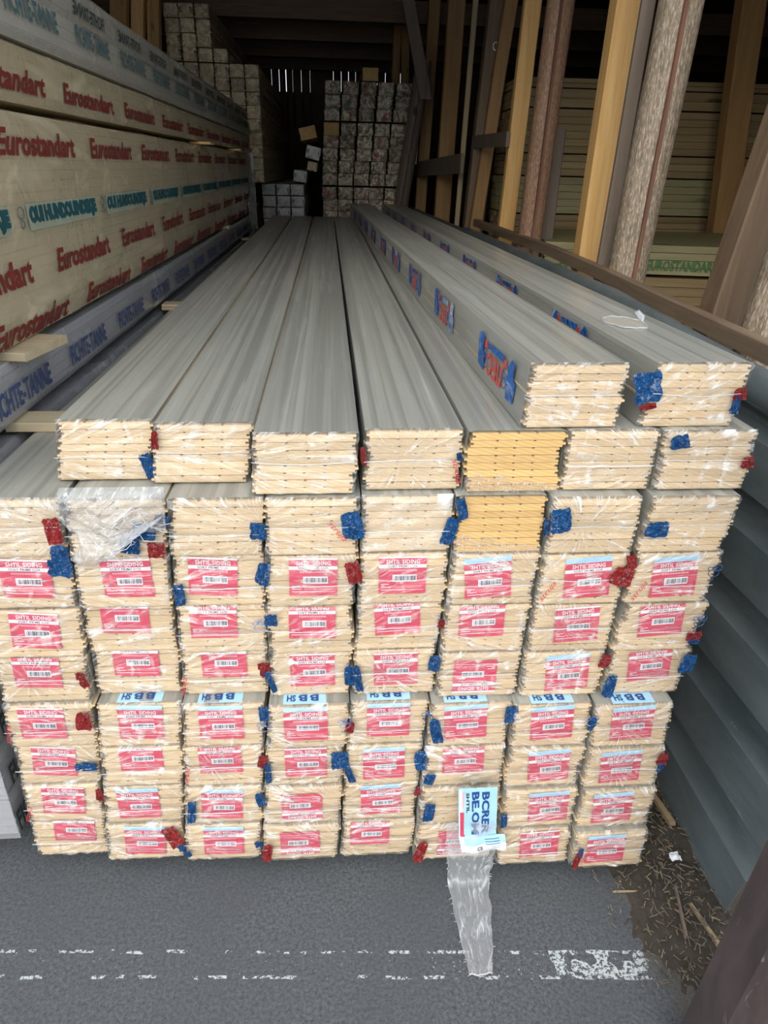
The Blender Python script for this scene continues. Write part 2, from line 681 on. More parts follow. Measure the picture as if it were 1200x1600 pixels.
# ------------------------------------------------------------------ posts of the right-hand frame
M['gold'] = wood_long('fresh_golden_pine', (.92, .61, .26), (.66, .36, .11), 'Z', grain=34)
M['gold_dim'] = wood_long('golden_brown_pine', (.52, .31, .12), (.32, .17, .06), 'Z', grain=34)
M['brown'] = wood_long('brown_weathered_post', (.25, .17, .105), (.14, .09, .055), 'Z', grain=40)
M['greybrown'] = wood_long('grey_brown_plank', (.25, .20, .16), (.14, .105, .08), 'Z', grain=40)
M['pale'] = wood_long('pale_batten', (.52, .42, .27), (.36, .27, .15), 'Z', grain=30, knots=False)
M['log'] = wood_long('debarked_log', (.37, .305, .225), (.13, .09, .06), 'Z', grain=85, knots=False, bump=.8)
M['redlog'] = wood_long('reddish_split_log', (.33, .20, .12), (.17, .09, .055), 'Z', grain=70, knots=False, bump=.6)
M['crack'] = wood_long('reddish_crack', (.26, .13, .08), (.10, .045, .03), 'Z', grain=50, knots=False)
M['rail'] = wood_long('knotty_rail', (.38, .28, .19), (.15, .10, .065), 'Y', grain=26)
M['spacer'] = wood_long('raw_spacer_board', (.60, .52, .36), (.42, .33, .2), 'X', grain=30)


def post(name, Y, x0, s, w, depth, m, z0, z1, label, cat='post', kind='box', seed=0, chamf=.006):
    """a standing timber whose front face centre runs x = x0 + s*z"""
    rnd = random.Random(seed)
    mb = MB()
    nzs = 12
    bx = x0 + s * z0
    if kind == 'box':
        sec = [(-w / 2 + chamf, 0), (w / 2 - chamf, 0), (w / 2, chamf), (w / 2, depth - chamf), (w / 2 - chamf, depth),
               (-w / 2 + chamf, depth), (-w / 2, depth - chamf), (-w / 2, chamf)]
    else:
        sec = []
        n = 44
        for k in range(n):
            t = 2 * pi * k / n - pi / 2
            r = 1 + .04 * sin(3 * t + seed)
            if k == 0:
                r = .80           # drying crack
            sec.append((w / 2 * r * cos(t), depth / 2 + depth / 2 * r * sin(t)))
    n = len(sec)
    vs, fs = [], []
    for j in range(nzs + 1):
        zz = z0 + (z1 - z0) * j / nzs
        c = x0 + s * zz - bx + nz(zz * 1.1, seed, 0) * .008
        tw = nz(zz * .6, seed, 5) * (.25 if kind == 'log' else .02)
        for (a, b) in sec:
            vs.append((c + a * cos(tw) - (b - depth / 2) * sin(tw), depth / 2 + (b - depth / 2) * cos(tw) + a * sin(tw), zz - z0))
    for j in range(nzs):
        for k in range(n):
            fs.append((j * n + k, j * n + (k + 1) % n, (j + 1) * n + (k + 1) % n, (j + 1) * n + k))
    fs.append(tuple(range(n - 1, -1, -1)))
    fs.append(tuple(nzs * n + k for k in range(n)))
    mb.add(vs, fs, m)
    if kind == 'log' and m in (M['log'], M['redlog']):
        ck = mb.mat(M['crack'])
        for j in range(nzs):
            mb.mi[j * n] = ck
            mb.mi[j * n + n - 1] = ck
    o = mb.build(name, loc=(bx, Y, z0))
    tag(o, label, cat)
    return o


T = 3.74
post('wooden_post', 2.2, 1.943, .004, .117, .10, M['gold'], 0, T, 'bright golden pine post with one dark knot left of the grey log', seed=1)
post('wooden_plank', 1.90, 1.864, .0254, .055, .03, M['greybrown'], 0, T, 'dark grey plank wedged between golden post and large grey log', 'plank', seed=2)
post('log_post', 1.70, 1.912, .0322, .16, .15, M['log'], 0, T, 'thick greyish debarked log post with a long reddish crack', kind='log', seed=3)
post('log_post', 3.2, 1.897, .0246, .150, .12, M['redlog'], 0, T, 'reddish brown split log post between the two golden posts', kind='log', seed=8)
post('wooden_plank', 3.42, 2.091, -.0017, .08, .03, M['greybrown'], 0, 1.78, 'short grey plank end standing behind the reddish log post', 'plank', seed=4)
post('wooden_post', 3.98, 1.925, .0282, .108, .07, M['gold'], 0, T, 'bright golden pine post left of the reddish log post', seed=5)
post('wooden_post', 5.1, 1.886, .0505, .165, .12, M['brown'], 0, T, 'wide brown post with a small white ring on its face', seed=6)
post('batten_or_light_gap', 5.6, 1.854, .0241, .045, .03, M['pale'], 0, T, 'thin pale batten standing left of the wide brown ringed post', 'batten', seed=7)
post('wooden_post', 6.6, 1.873, .0182, .16, .10, M['gold_dim'], 0, T, 'orange brown post crossed by the low grey board, nearest of that pair', seed=9)
post('wooden_post', 7.6, 1.746, .0327, .125, .10, M['gold_dim'], 0, T, 'dim brown post crossed by low grey board, next to thin white gap strip', seed=10)
post('wooden_post', 5.0, 1.836, .0918, .10, .06, M['gold_dim'], 0, T, 'leaning brown post half hidden behind the second golden post', seed=11)
post('leaning_log', 7.1, 1.346, .140, .165, .14, M['greybrown'], 0, 2.55, 'thick dark leaning trunk beside the far right stack of packs', 'trunk', kind='log', seed=12)
post('leaning_plank', 7.05, 2.30, -.260, .13, .04, M['greybrown'], 2.2, 3.1, 'dark forked board slanting left above the leaning trunk', 'plank', seed=13)
post('wooden_post', 9.0, 1.546, .0098, .095, .10, M['gold_dim'], 0, T, 'dim amber post above the far right stack, left of two', seed=14)
post('wooden_post', 9.05, 1.745, -.019, .10, .10, M['gold_dim'], 0, T, 'dim amber post above the far right stack, right of two', seed=15)
post('batten_or_light_gap', 7.3, 1.575, .0597, .022, .02, M['white'], 1.6, 2.28, 'thin white strip standing in for a light gap by the dark leaning trunk', 'strip', seed=16)  # white object put in for the light showing through a gap
post('wooden_post', 4.2, 3.792, -.0959, .17, .12, M['gold_dim'], 0, T, 'tilted amber stud in the right-hand bay before the timber piles', seed=17)
post('wooden_post', .95, 1.830, .1190, .115, .10, M['brown'], 0, T, 'smooth brown post at the right edge above the rail', seed=18)
post('log_post', .70, 1.875, .0917, .15, .13, M['log'], 0, T, 'rough grey split log at the right edge of the frame', kind='log', seed=19)
for (n_, y_, x_, s_, w_, lab) in (('L1', 6.15, -1.45, .1367, .144, 'orange brown post at upper left, leftmost of the four'),
                                  ('L2', 6.28, -1.296, .1274, .11, 'golden post at upper left, second of the four'),
                                  ('L3', 6.41, -1.149, .1066, .078, 'narrow golden post at upper left, third of the four'),
                                  ('L4', 6.15, -1.043, .1009, .073, 'dark orange post at upper left against the pale pack ends')):
    post('wooden_post', y_, x_, s_, w_, .10, M['gold_dim'] if n_ in ('L1', 'L4') else M['gold'], 0, T, lab, seed=ord(n_[1]))

mb = MB()
mb.tube([(2.003 + .019 * cos(t), 5.08, 2.41 + .026 * sin(t)) for t in [2 * pi * k / 16 for k in range(17)]], .005, M['white'], 6)
tag(mb.build('ring_marker'), 'small white ring fixed to the face of the wide brown post', 'ring')
for (ya, yb, za, zb, h, lab) in ((5.15, 8.6, 1.60, 1.53, .15, 'grey board nailed low across the far brown posts'),
                                 (3.96, 5.2, 1.74, 1.76, .09, 'short grey cross board behind the second golden post')):
    mb = MB()
    q0 = .09 if yb < 7 else 0.
    mb.add([(1.80, ya, za - h / 2), (1.825, ya, za - h / 2), (1.72 if yb > 7 else 1.825, yb, zb - h / 2), (1.695 if yb > 7 else 1.80, yb, zb - h / 2),
            (1.80, ya, za + h / 2), (1.825, ya, za + h / 2), (1.72 if yb > 7 else 1.825, yb, zb + h / 2), (1.695 if yb > 7 else 1.80, yb, zb + h / 2)],
           [(3, 2, 1, 0), (4, 5, 6, 7), (0, 1, 5, 4), (1, 2, 6, 5), (2, 3, 7, 6), (3, 0, 4, 7)], M['greybrown'])
    mb.v = [(a + q0, b, c) for a, b, c in mb.v]
    tag(mb.build('cross_board'), lab, 'board')

# rail over the sheet
mb = MB()
ny = 12
vs, fs = [], []
for j in range(ny + 1):
    y = -.25 + 4.9 * j / ny
    zt = 1.145 + .06 * min(1, max(0, y - .2) / 2.2)
    x = 1.845
    for (a, b) in ((0, -.052), (.034, -.052), (.034, 0), (.004, 0), (0, -.004)):
        vs.append((x + a, y, zt + b + nz(y * 3, 0, 1) * .003))
for j in range(ny):
    for k in range(5):
        fs.append((j * 5 + k, (j + 1) * 5 + k, (j + 1) * 5 + (k + 1) % 5, j * 5 + (k + 1) % 5))
fs.append((0, 1, 2, 3, 4))
fs.append(tuple(ny * 5 + k for k in (4, 3, 2, 1, 0)))
mb.add(vs, fs, M['rail'])
tag(mb.build('wooden_rail'), 'long knotty brown rail lying along the top of the metal sheet', 'rail')

# near brown post, bottom right corner
def brown_paint():
    n = NT('dark_brown_painted_wood')
    v = n.coords((1, 1, .25))
    f = n.noise(v, 22, 4, .6, .5)
    c = n.mix(n.ramp(f, [(.3, 0.), (.75, 1.)]), (.034, .025, .026), (.075, .056, .056))
    s = n.noise(n.coords((1, 1, .18), (0.3, .2, 0)), 45, 4, .7, 1.5)
    c = n.mix(n.ramp(s, [(.66, 0.), (.73, .5)]), c, (.26, .22, .21))
    m = n.base(c, .5)
    n.bump(f, .3, .004)
    return m


M['brownpaint'] = brown_paint()
post('corner_post', -.60, 1.441, .055, .22, .10, M['brownpaint'], 0, 2.3, 'dark brown painted post with pale scratches at the bottom right corner', seed=22, chamf=.01)

# ------------------------------------------------------------------ siding packs (main stack)
PW, PH, NB = .176, .1165, 8
BT = PH / NB


def board_mesh(flip, endm, L=6.05, key=''):
    w, t = PW - .006, BT - .0008
    g = []
    top = []
    for gx in (.052, .086, .121):
        top += [(gx - .0024, t), (gx - .0024, t - .0020), (gx + .0024, t - .0020), (gx + .0024, t)]
    pr = [(0, .0008), (.0, t * .30), (-.006, t * .34), (-.006, t * .62), (0, t * .66), (0, t - .0015), (.0015, t)]
    pr += top
    pr += [(w - .0015, t), (w, t - .0015), (w, t * .66), (w - .006, t * .64), (w - .006, t * .34), (w, t * .30), (w, .0008), (w - .001, 0), (.001, 0)]
    if flip:
        pr = [(w - a, b) for a, b in pr][::-1]
    # clockwise -> orient facing -y
    n = len(pr)
    vs = [(a + .004, 0, b) for a, b in pr] + [(a + .004, L, b) for a, b in pr]
    mb = MB()
    mb.add(vs, [tuple(range(n - 1, -1, -1)), tuple(range(n, 2 * n))], endm)
    mb.add(vs, [(k, (k + 1) % n, n + (k + 1) % n, n + k) for k in range(n)], M['side'])
    return mb.data('board')


BM = {(f, c): board_mesh(f, M['end_orange' if c else 'end']) for f in (0, 1) for c in (0, 1)}


def wrap_mesh(seed, milky=False, L=6.05, bare=False):
    """shrink film: crinkled front over the board ends, sleeve over top and sides"""
    rnd = random.Random(seed)
    mb = MB()
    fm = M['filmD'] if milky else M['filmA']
    sv = rnd.uniform(.38, .6)                       # height of the gathered seam
    ax, az = rnd.choice([(-.06, sv * PH), (PW * 1.1, sv * PH), (PW * .35, sv * PH), (-.12, -.02)]), 0
    ax, az = ax[0], ax[1]
    sag = rnd.uniform(-.006, .006)

    def front(u, v):
        x = -.004 + u * (PW + .006)
        z = -.001 + v * (PH + .005)
        th = math.atan2(z - az, x - ax)
        r = math.hypot(z - az, x - ax)
        d = .0016 * sin(th * 34 + seed) * min(1, r / .05) + .003 * nz(x * 30, z * 30, seed) + .0014 * nz(x * 90, z * 90, seed + 3)
        zs = sv * PH + sag * sin(u * pi)
        d += -.004 * math.exp(-((z - zs) / .006) ** 2)
        y = -.0085 - d
        e = min(u, 1 - u, v, 1 - v)
        if v == 1:
            y = .003
        elif e < .001:
            y = .006
        elif e < .06:
            y += .003
        # edges pulled ragged
        x += .003 * nz(z * 60, seed, 1) * (1 if u in (0, 1) else .3)
        return (x, y, z)

    def fuv(u, v):
        x = -.004 + u * (PW + .006)
        z = -.001 + v * (PH + .005)
        th = math.atan2(z - az, x - ax)
        r = math.hypot(z - az, x - ax)
        return (th * .35 + .5, r * 4)
    if not bare:
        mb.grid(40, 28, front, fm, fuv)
        # gathered seam and a vertical weld
        zs = sv * PH
        pts = [(-.004 + PW * k / 14, -.013 + .002 * nz(k, seed, 0), zs + sag * sin(pi * k / 14) + .0015 * nz(k * 1.3, seed, 9)) for k in range(15)]
        mb.tube(pts, .0011, M['filmB'], 5)
    if bare:
        # torn skirt of film left below the bare ends
        def skirt(u, v):
            x = -.004 + u * (PW + .004)
            hgt = .012 + .03 * abs(nz(u * 4, seed, 0)) + .02 * (1 - u)
            z = v * hgt
            return (x, -.008 - .004 * nz(u * 12, v * 4, seed), z)
        mb.grid(30, 6, skirt, fm, lambda u, v: (u * 2, v))
    # sleeve
    def top(u, v):
        y = L * v ** 1.6 + .004
        x = -.003 + u * (PW + .004)
        return (x, y, PH + .0030 + .0012 * nz(x * 25, y * 2.2, seed) - (.003 if u in (0, 1) else 0))
    mb.grid(14, 26, top, M['filmtop'])
    for sx, sgn in ((-.003, -1), (PW + .001, 1)):
        def side(u, v, sx=sx, sgn=sgn):
            y = L * v ** 1.6 + .006
            z = PH * u
            return (sx + sgn * .0005 + .002 * nz(z * 40, y * 2.5, seed + 1), y, z)
        mb.grid(8, 26, side, M['filmtop'])
    return mb.data('shrink_wrap', True)


WM = [wrap_mesh(k) for k in range(8)]
WMM = [wrap_mesh(k, True) for k in range(20, 23)]
WMB = wrap_mesh(31, bare=True)

LW, LH = .094, .086


def label_mesh(cut, blue, flap):
    """red product sticker; cut 0 full, 1 title half folded over the top edge, 2 title folded away"""
    mb = MB()

    def put(x0, x1, z0, z1, m, lift=0.):
        mb.grid(6, 1, lambda u, v: ((x0 + (x1 - x0) * u - .5) * LW, -lift, (z0 + (z1 - z0) * v) * LH), m)
    top = {0: 1.0, 1: .90, 2: .795}[cut]
    put(0, 1, 0, top, M['red'])
    if cut == 0:
        put(0, 1, .955, 1.0, M['ltblue'] if blue else M['white'], .0004)
    if blue:
        put(0, 1, top, top + .10, M['ltblue'], .0002)

    def wr(s, x0, x1, z0, z1, m, bold=.02, sp=1.):
        t = text(s, bold, 0, sp)
        vs = [((x0 + (x1 - x0) * p[0] - .5) * LW, -.0009, (z0 + (z1 - z0) * p[1]) * LH) for p in t[0]]
        if cut:
            vs = [(a, b, min(c, top * LH)) for a, b, c in vs]
        mb.add(vs, t[1], m)
    if cut < 2:
        wr('SHTIL SIDING', .15, .86, .815, .925, M['white'], .018, 1.05)
    put(0, 1, .70, .79, M['white'], .0005)
    wr('SORT PRIME LUX', .19, .81, .714, .775, M['ink'], .008, 1.1)
    put(.22, .80, .615, .655, M['pink'], .0005)
    for k in range(9):
        put(.25 + k * .058, .28 + k * .058, .628, .642, M['red'], .0009)
    put(.29, .80, .33, .52, M['white'], .0005)
    rnd = random.Random(3)
    x = .325
    while x < .765:
        w = rnd.choice([.006, .012, .018])
        put(x, x + w, .365, .49, M['ink'], .0009)
        x += w + rnd.choice([.008, .013, .02])
    for (a, b, c, d) in ((.05, .22, .255, .272), (.05, .13, .215, .232), (.05, .26, .175, .192), (.05, .60, .105, .122), (.62, .95, .105, .116), (.30, .9, .178, .184), (.30, .93, .216, .221)):
        put(a, b, c, d, M['white'], .0006)
    me = mb.data('product_label')
    return me


def flap_mesh():
    mb = MB()
    mb.grid(4, 2, lambda u, v: ((u - .5) * LW, .002 + .055 * v, .0032), M['ltblue'])
    for s, x0, x1 in (('B', .20, .40), ('B', .46, .66), ('SH', .72, .92)):
        t = text(s, .03)
        mb.add([((1 - (x0 + (x1 - x0) * p[0]) - .5) * LW, .030 - .020 * p[1], .0042) for p in t[0]], t[1], M['inkblue'])
    return mb.data('label_flap')


_lm = {}


def scrap_mesh(seed, mat):
    """crumpled patch of printed film, unit size"""
    rnd = random.Random(seed)
    mb = MB()
    n, rings = 26, 6
    rad = [.86 + .2 * nz(cos(2 * pi * k / n) * 1.6, sin(2 * pi * k / n) * 1.6, seed * 7.3) + rnd.uniform(-.05, .05) for k in range(n)]
    vs = [(0, -.012, 0)]
    uv = [(0, 0)]
    for r in range(1, rings + 1):
        for k in range(n):
            t = 2 * pi * k / n
            q = r / rings
            R = (rad[k] * q + (1 - q) * .8) * q
            # squarish outline
            sq = 1 / max(abs(cos(t)), abs(sin(t)))
            R *= min(sq, 1.25)
            x, z = .5 * R * cos(t), .5 * R * sin(t)
            vs.append((x, -.16 * abs(nz(x * 5, z * 5, seed)) - .07 * nz(x * 11, z * 11, seed), z))
    fs = [(0, 1 + (k + 1) % n, 1 + k) for k in range(n)]
    for r in range(rings - 1):
        for k in range(n):
            a, b = 1 + r * n + k, 1 + r * n + (k + 1) % n
            fs.append((a, b, b + n, a + n))
    mb.add(vs, fs, mat)
    return mb.data('printed_film', True)


SM = {(k, c): scrap_mesh(k, M['sblue' if c == 'b' else 'sred']) for k in range(5) for c in 'br'}


def script_mesh():
    mb = MB()
    t = text('struja', .0, .35)
    mb.add([(p[0] * .05, 0, p[1] * .014) for p in t[0]], t[1], M['logo_red'])
    return mb.data('script_print')


def squiggle_mesh(col):
    """outline drawing printed on the film: loops of thin blue line"""
    mb = MB()
    for (cx, cz, r) in ((0, 0, .011), (.006, .012, .009), (-.009, .010, .005), (.002, .013, .0025)):
        mb.tube([(cx + r * cos(t), 0, cz + r * .8 * sin(t)) for t in [2 * pi * k / 14 for k in range(15)]], .0008, M[col], 4)
    return mb.data('outline_print')


SCR = script_mesh()
SQG = squiggle_mesh('logo_blue')
ORD = ['first', 'second', 'third', 'fourth', 'fifth', 'sixth', 'seventh', 'eighth']
ROWN = ['bottom row', 'second row up', 'third row up', 'fourth row up', 'fifth row up', 'sixth row up',
        'seventh row up', 'eighth row up, unlabelled', 'top full row']


def lerp_tab(tab, z):
    for (za, A), (zb, B) in zip(tab, tab[1:]):
        if z <= zb:
            t = (z - za) / (zb - za)
            return [a + (b - a) * t for a, b in zip(A, B)]
    return tab[-1][1]


XLO = [(.04, [-.023, .148, .334, .519, .706, .885, 1.082, 1.262]), (.52, [.001, .197, .379, .558, .733, .908, 1.087, 1.264])]
XHI = [(.52, [.001, .190, .374, .561, .738, .919, 1.099, 1.280]), (.88, [.028, .207, .391, .571, .752, .932, 1.112, 1.292]), (1.0, [.036, .222, .402, .577, .755, .936, 1.118, 1.298])]
YLO = [(.04, [-.020, -.040, -.052, -.060, -.058, -.084, -.104, -.122]), (.52, [-.022, -.032, -.042, -.048, -.052, -.062, -.066, -.071])]
YHI = [(.52, [-.018, -.006, -.014, -.027, -.030, -.050, -.050, -.058]), (.88, [-.028, -.034, -.040, -.040, -.038, -.045, -.052, -.060]), (1.0, [-.035, -.040, -.038, -.028, -.030, -.030, -.036, -.042])]

# per pack: u of label centre, tilt in degrees, cut, flags: b light-blue top edge, f blue flap on top, x upside down, n none
LAB = {
    6: [(.5, 3, 0, ''), (.54, 0, 0, ''), (.42, 4, 0, ''), (.5, 1, 0, ''), (.47, 0, 0, ''), (.42, -5, 0, 'b'), (.53, -4, 0, 'b'), (.49, -4, 0, 'b')],
    5: [(.5, 5, 0, ''), (.45, 2, 2, ''), (.40, 1, 1, ''), (.5, 1, 1, ''), (.46, -3, 1, ''), (.42, -2, 1, ''), (.53, -4, 0, ''), (.47, -4, 1, '')],
    4: [(.45, 3, 1, ''), (.5, 2, 2, ''), (.5, 1, 2, ''), (.5, 0, 0, ''), (.5, -1, 0, ''), (.43, 0, 0, 'x'), (.55, -5, 0, 'b'), (.5, -5, 1, '')],
    3: [(.42, 3, 0, ''), (.5, 3, 0, 'bf'), (.45, 1, 0, 'bf'), (.45, 0, 0, 'bf'), (.47, 0, 0, 'bf'), (.43, -3, 0, 'bf'), (.48, -4, 0, 'bf'), (.48, -4, 0, 'bf')],
    2: [(.45, 6, 0, ''), (.5, 1, 2, ''), (.45, 0, 1, ''), (.5, 0, 0, ''), (.47, -1, 0, 'b'), (.48, -2, 1, ''), (.52, -4, 0, 'b'), (.43, -4, 0, 'b')],
    1: [(.48, 6, 0, ''), (.43, 1, 0, 'b'), (.47, 4, 0, 'b'), (.48, 0, 0, 'x'), (.48, -2, 0, 'b'), (.5, 0, 0, 'n'), (.6, -3, 0, 'b'), (.42, -4, 0, 'b')],
    0: [(.55, 5, 2, ''), (.5, 5, 0, 'b'), (.5, 3, 0, 'b'), (.48, 0, 1, 'x'), (.37, 1, 1, ''), (.55, 0, 0, 'x'), (.55, -3, 0, ''), (.42, -2, 0, 'b')],
}
# printed scraps: (row, column from the left, u, v, width, height, colour)
SCRAPS = [
    (8, 0, .95, .28, .14, .42, 'b'), (8, 1, .02, .78, .08, .30, 'r'), (8, 3, -.03, .62, .06, .3, 'r'), (8, 3, .98, .6, .06, .14, 'b'),
    (8, 6, .12, .88, .2, .26, 'b'), (8, 6, .98, .52, .14, .22, 'r'),
    (7, 0, .88, .50, .18, .46, 'r'), (7, 0, .92, .10, .20, .30, 'b'), (7, 1, .78, .50, .26, .30, 'b'), (7, 1, .64, .26, .22, .3, 'b'), (7, 1, .90, .16, .2, .28, 'r'),
    (7, 1, .98, .7, .16, .2, 'b'), (7, 2, .93, .50, .17, .34, 'b'), (7, 3, .90, .58, .22, .48, 'b'), (7, 4, .94, .42, .16, .5, 'b'), (7, 5, .03, .85, .12, .4, 'b'), (7, 5, .98, .5, .08, .34, 'b'),
    (7, 6, .07, .66, .24, .44, 'b'), (7, 7, .10, .48, .26, .28, 'b'),
    (6, 0, .90, .82, .26, .34, 'b'), (6, 2, .97, .66, .15, .42, 'b'), (6, 2, .05, .28, .13, .42, 'b'), (6, 3, .94, .70, .18, .42, 'r'), (6, 6, .90, .60, .26, .36, 'r'), (6, 6, .97, .88, .12, .3, 'r'),
    (5, 3, .04, .80, .14, .26, 'b'), (5, 7, .90, .36, .2, .2, 'r'), (5, 7, .98, .26, .14, .16, 'b'), (5, 4, .97, .6, .08, .2, 'r'),
    (4, 0, .97, .55, .1, .4, 'r'), (4, 2, .98, .62, .14, .36, 'r'), (4, 3, .95, .5, .14, .44, 'b'), (4, 3, .0, .4, .08, .5, 'b'), (4, 4, .04, .45, .10, .6, 'b'), (4, 4, .96, .75, .16, .34, 'b'),
    (4, 6, .97, .84, .14, .3, 'r'), (4, 7, .97, .74, .2, .42, 'b'), (4, 7, .04, .26, .15, .5, 'b'),
    (3, 0, .93, .68, .18, .46, 'r'), (3, 2, .97, .84, .14, .34, 'b'), (3, 3, .99, .55, .12, .26, 'r'), (3, 5, .97, .80, .18, .4, 'b'), (3, 5, .06, .46, .15, .6, 'b'), (3, 6, .97, .6, .1, .3, 'b'),
    (2, 0, .86, .50, .30, .20, 'b'), (2, 2, .98, .66, .12, .32, 'r'), (2, 3, .92, .68, .24, .44, 'b'), (2, 3, .02, .4, .09, .5, 'b'), (2, 4, .95, .66, .2, .50, 'b'), (2, 4, .03, .4, .1, .5, 'b'),
    (2, 5, .06, .3, .15, .3, 'b'), (2, 7, .96, .80, .14, .32, 'r'), (2, 7, 1.0, .6, .08, .26, 'b'),
    (1, 0, .97, .78, .09, .32, 'r'), (1, 2, .97, .72, .12, .4, 'b'), (1, 2, .08, .44, .12, .6, 'b'), (1, 4, .97, .84, .12, .28, 'r'), (1, 5, .10, .44, .16, .5, 'b'), (1, 6, .0, .3, .1, .4, 'b'),
    (0, 1, .88, .68, .22, .6, 'r'), (0, 1, .99, .4, .1, .26, 'b'), (0, 2, .03, .3, .1, .16, 'b'), (0, 2, .97, .5, .1, .22, 'b'), (0, 3, .05, .34, .14, .5, 'r'),
    (0, 5, .05, .34, .16, .6, 'r'), (0, 7, .02, .34, .09, .5, 'r'), (0, 7, .05, .56, .07, .26, 'b'),
    (9, 1, -.10, .68, .30, .56, 'b'), (9, 1, -.02, .36, .2, .10, 'r'), (9, 1, .97, .56, .14, .22, 'r'), (9, 1, .98, .38, .1, .34, 'b'),
]
SCRIPTS = [(8, 3, .88, .55, -75), (7, 3, .62, .62, -52), (6, 6, .03, .12, 60), (6, 7, .04, .10, 62), (4, 2, .02, .06, 78), (2, 2, .05, .15, 80), (1, 0, .03, .12, 70), (3, 0, .05, .2, 80), (0, 7, .12, .2, 75)]
SQUIG = [(5, 2, .93, .6), (3, 3, .93, .62), (3, 2, .97, .5), (6, 7, .93, .66), (5, 7, .93, .66), (3, 4, .95, .7), (3, 6, .95, .65)]
prnd = random.Random(77)


def pack(row, ci, X, Y, Z, yaw, shear, label, group, orange=False, wrap=None, Wd=None):
    e = empty('siding_pack', (X, Y, Z), yaw)
    tag(e, label, 'lumber pack', group)
    sx = (Wd / .187) if Wd else 1.
    sx = max(.93, min(1.05, sx))
    j = 0.
    for k in range(NB):
        j = .55 * j + prnd.uniform(-.0035, .0035)
        dx = shear * (k / (NB - 1) - .5) + j
        inst('board', BM[(prnd.random() < .35, int(orange))], e, (dx, prnd.uniform(-.0018, .0022), k * BT), scale=(sx, 1, 1))
    wm = wrap if wrap else prnd.choice(WM)
    w = inst('shrink_wrap', wm, e, (0, 0, 0), scale=(sx, 1, 1))
    if shear:
        # lean the wrap with the boards
        mm = Matrix.Identity(4)
        mm[0][2] = shear / PH
        mm[0][3] = -shear * .5
        w.matrix_parent_inverse = mm
    if row in LAB:
        u, tilt, cut, fl = LAB[row][ci]
        if 'n' not in fl:
            key = (cut, 'b' in fl)
            if key not in _lm:
                _lm[key] = label_mesh(cut, 'b' in fl, False)
            top = {0: 1.0, 1: .90, 2: .795}[cut] + (.10 if 'b' in fl else 0)
            gap = .006 if cut == 0 else .001
            if 'f' in fl:
                gap = .001
            if 'x' in fl:
                lo = .014 if row == 4 else .012
                lb = inst('product_label', _lm[key], e, (u * PW, -.0032, lo + LH * .96), (0, pi, 0))
            else:
                lb = inst('product_label', _lm[key], e, (u * PW, -.0032, PH - top * LH - gap), (0, radians(tilt), 0))
                # keep the tilted sticker under the pack's top edge
                lb.location.x -= sin(radians(tilt)) * LH * .5
            lb['label'] = 'red and white product sticker with a barcode' + (', upside down' if 'x' in fl else '')
            if 'f' in fl:
                if 'flap' not in _lm:
                    _lm['flap'] = flap_mesh()
                fo = inst('label_flap', _lm['flap'], e, (u * PW + (-sin(radians(tilt)) * -LH * .5), 0, PH))
                fo['label'] = 'light blue sticker flap folded over the top edge'
    for s in SCRAPS:
        if s[0] == row and s[1] == ci:
            _, _, u, v, w_, h_, c = s
            if ci == 7 or (row > 7 and ci == 6) or (row == 9 and u > .5):
                u = min(u, .93)
            o = inst('printed_film', SM[(prnd.randrange(5), c)], e, (u * PW + shear * (v - .5), -.0125, v * PH), (0, prnd.uniform(-.3, .3), 0), (w_ * PW * 1.1, .05, h_ * PH * 1.1))
            o['label'] = ('blue' if c == 'b' else 'red') + ' printed patch of the film'
    for s in SCRIPTS:
        if s[0] == row and s[1] == ci:
            inst('script_print', SCR, e, (s[2] * PW, -.0155, s[3] * PH), (0, radians(-s[4]), 0))
    for s in SQUIG:
        if s[0] == row and s[1] == ci:
            inst('outline_print', SQG, e, (min(s[2], .90 if ci == 7 else 1) * PW, -.0155, s[3] * PH))
    return e


def desc(row, ci):
    if row in LAB:
        u, tilt, cut, fl = LAB[row][ci]
        a = 'sticker upside down' if 'x' in fl else ('no sticker' if 'n' in fl else ('blue-topped red sticker' if 'b' in fl else ('red sticker cut off at top' if cut else 'whole red sticker')))
    else:
        a = 'no sticker'
    cs = [s for s in SCRAPS if s[0] == row and s[1] == ci]
    if cs:
        s = cs[0]
        a += ', %s film patch %s' % ('blue' if s[6] == 'b' else 'red', 'right' if s[2] > .5 else 'left')
    return a


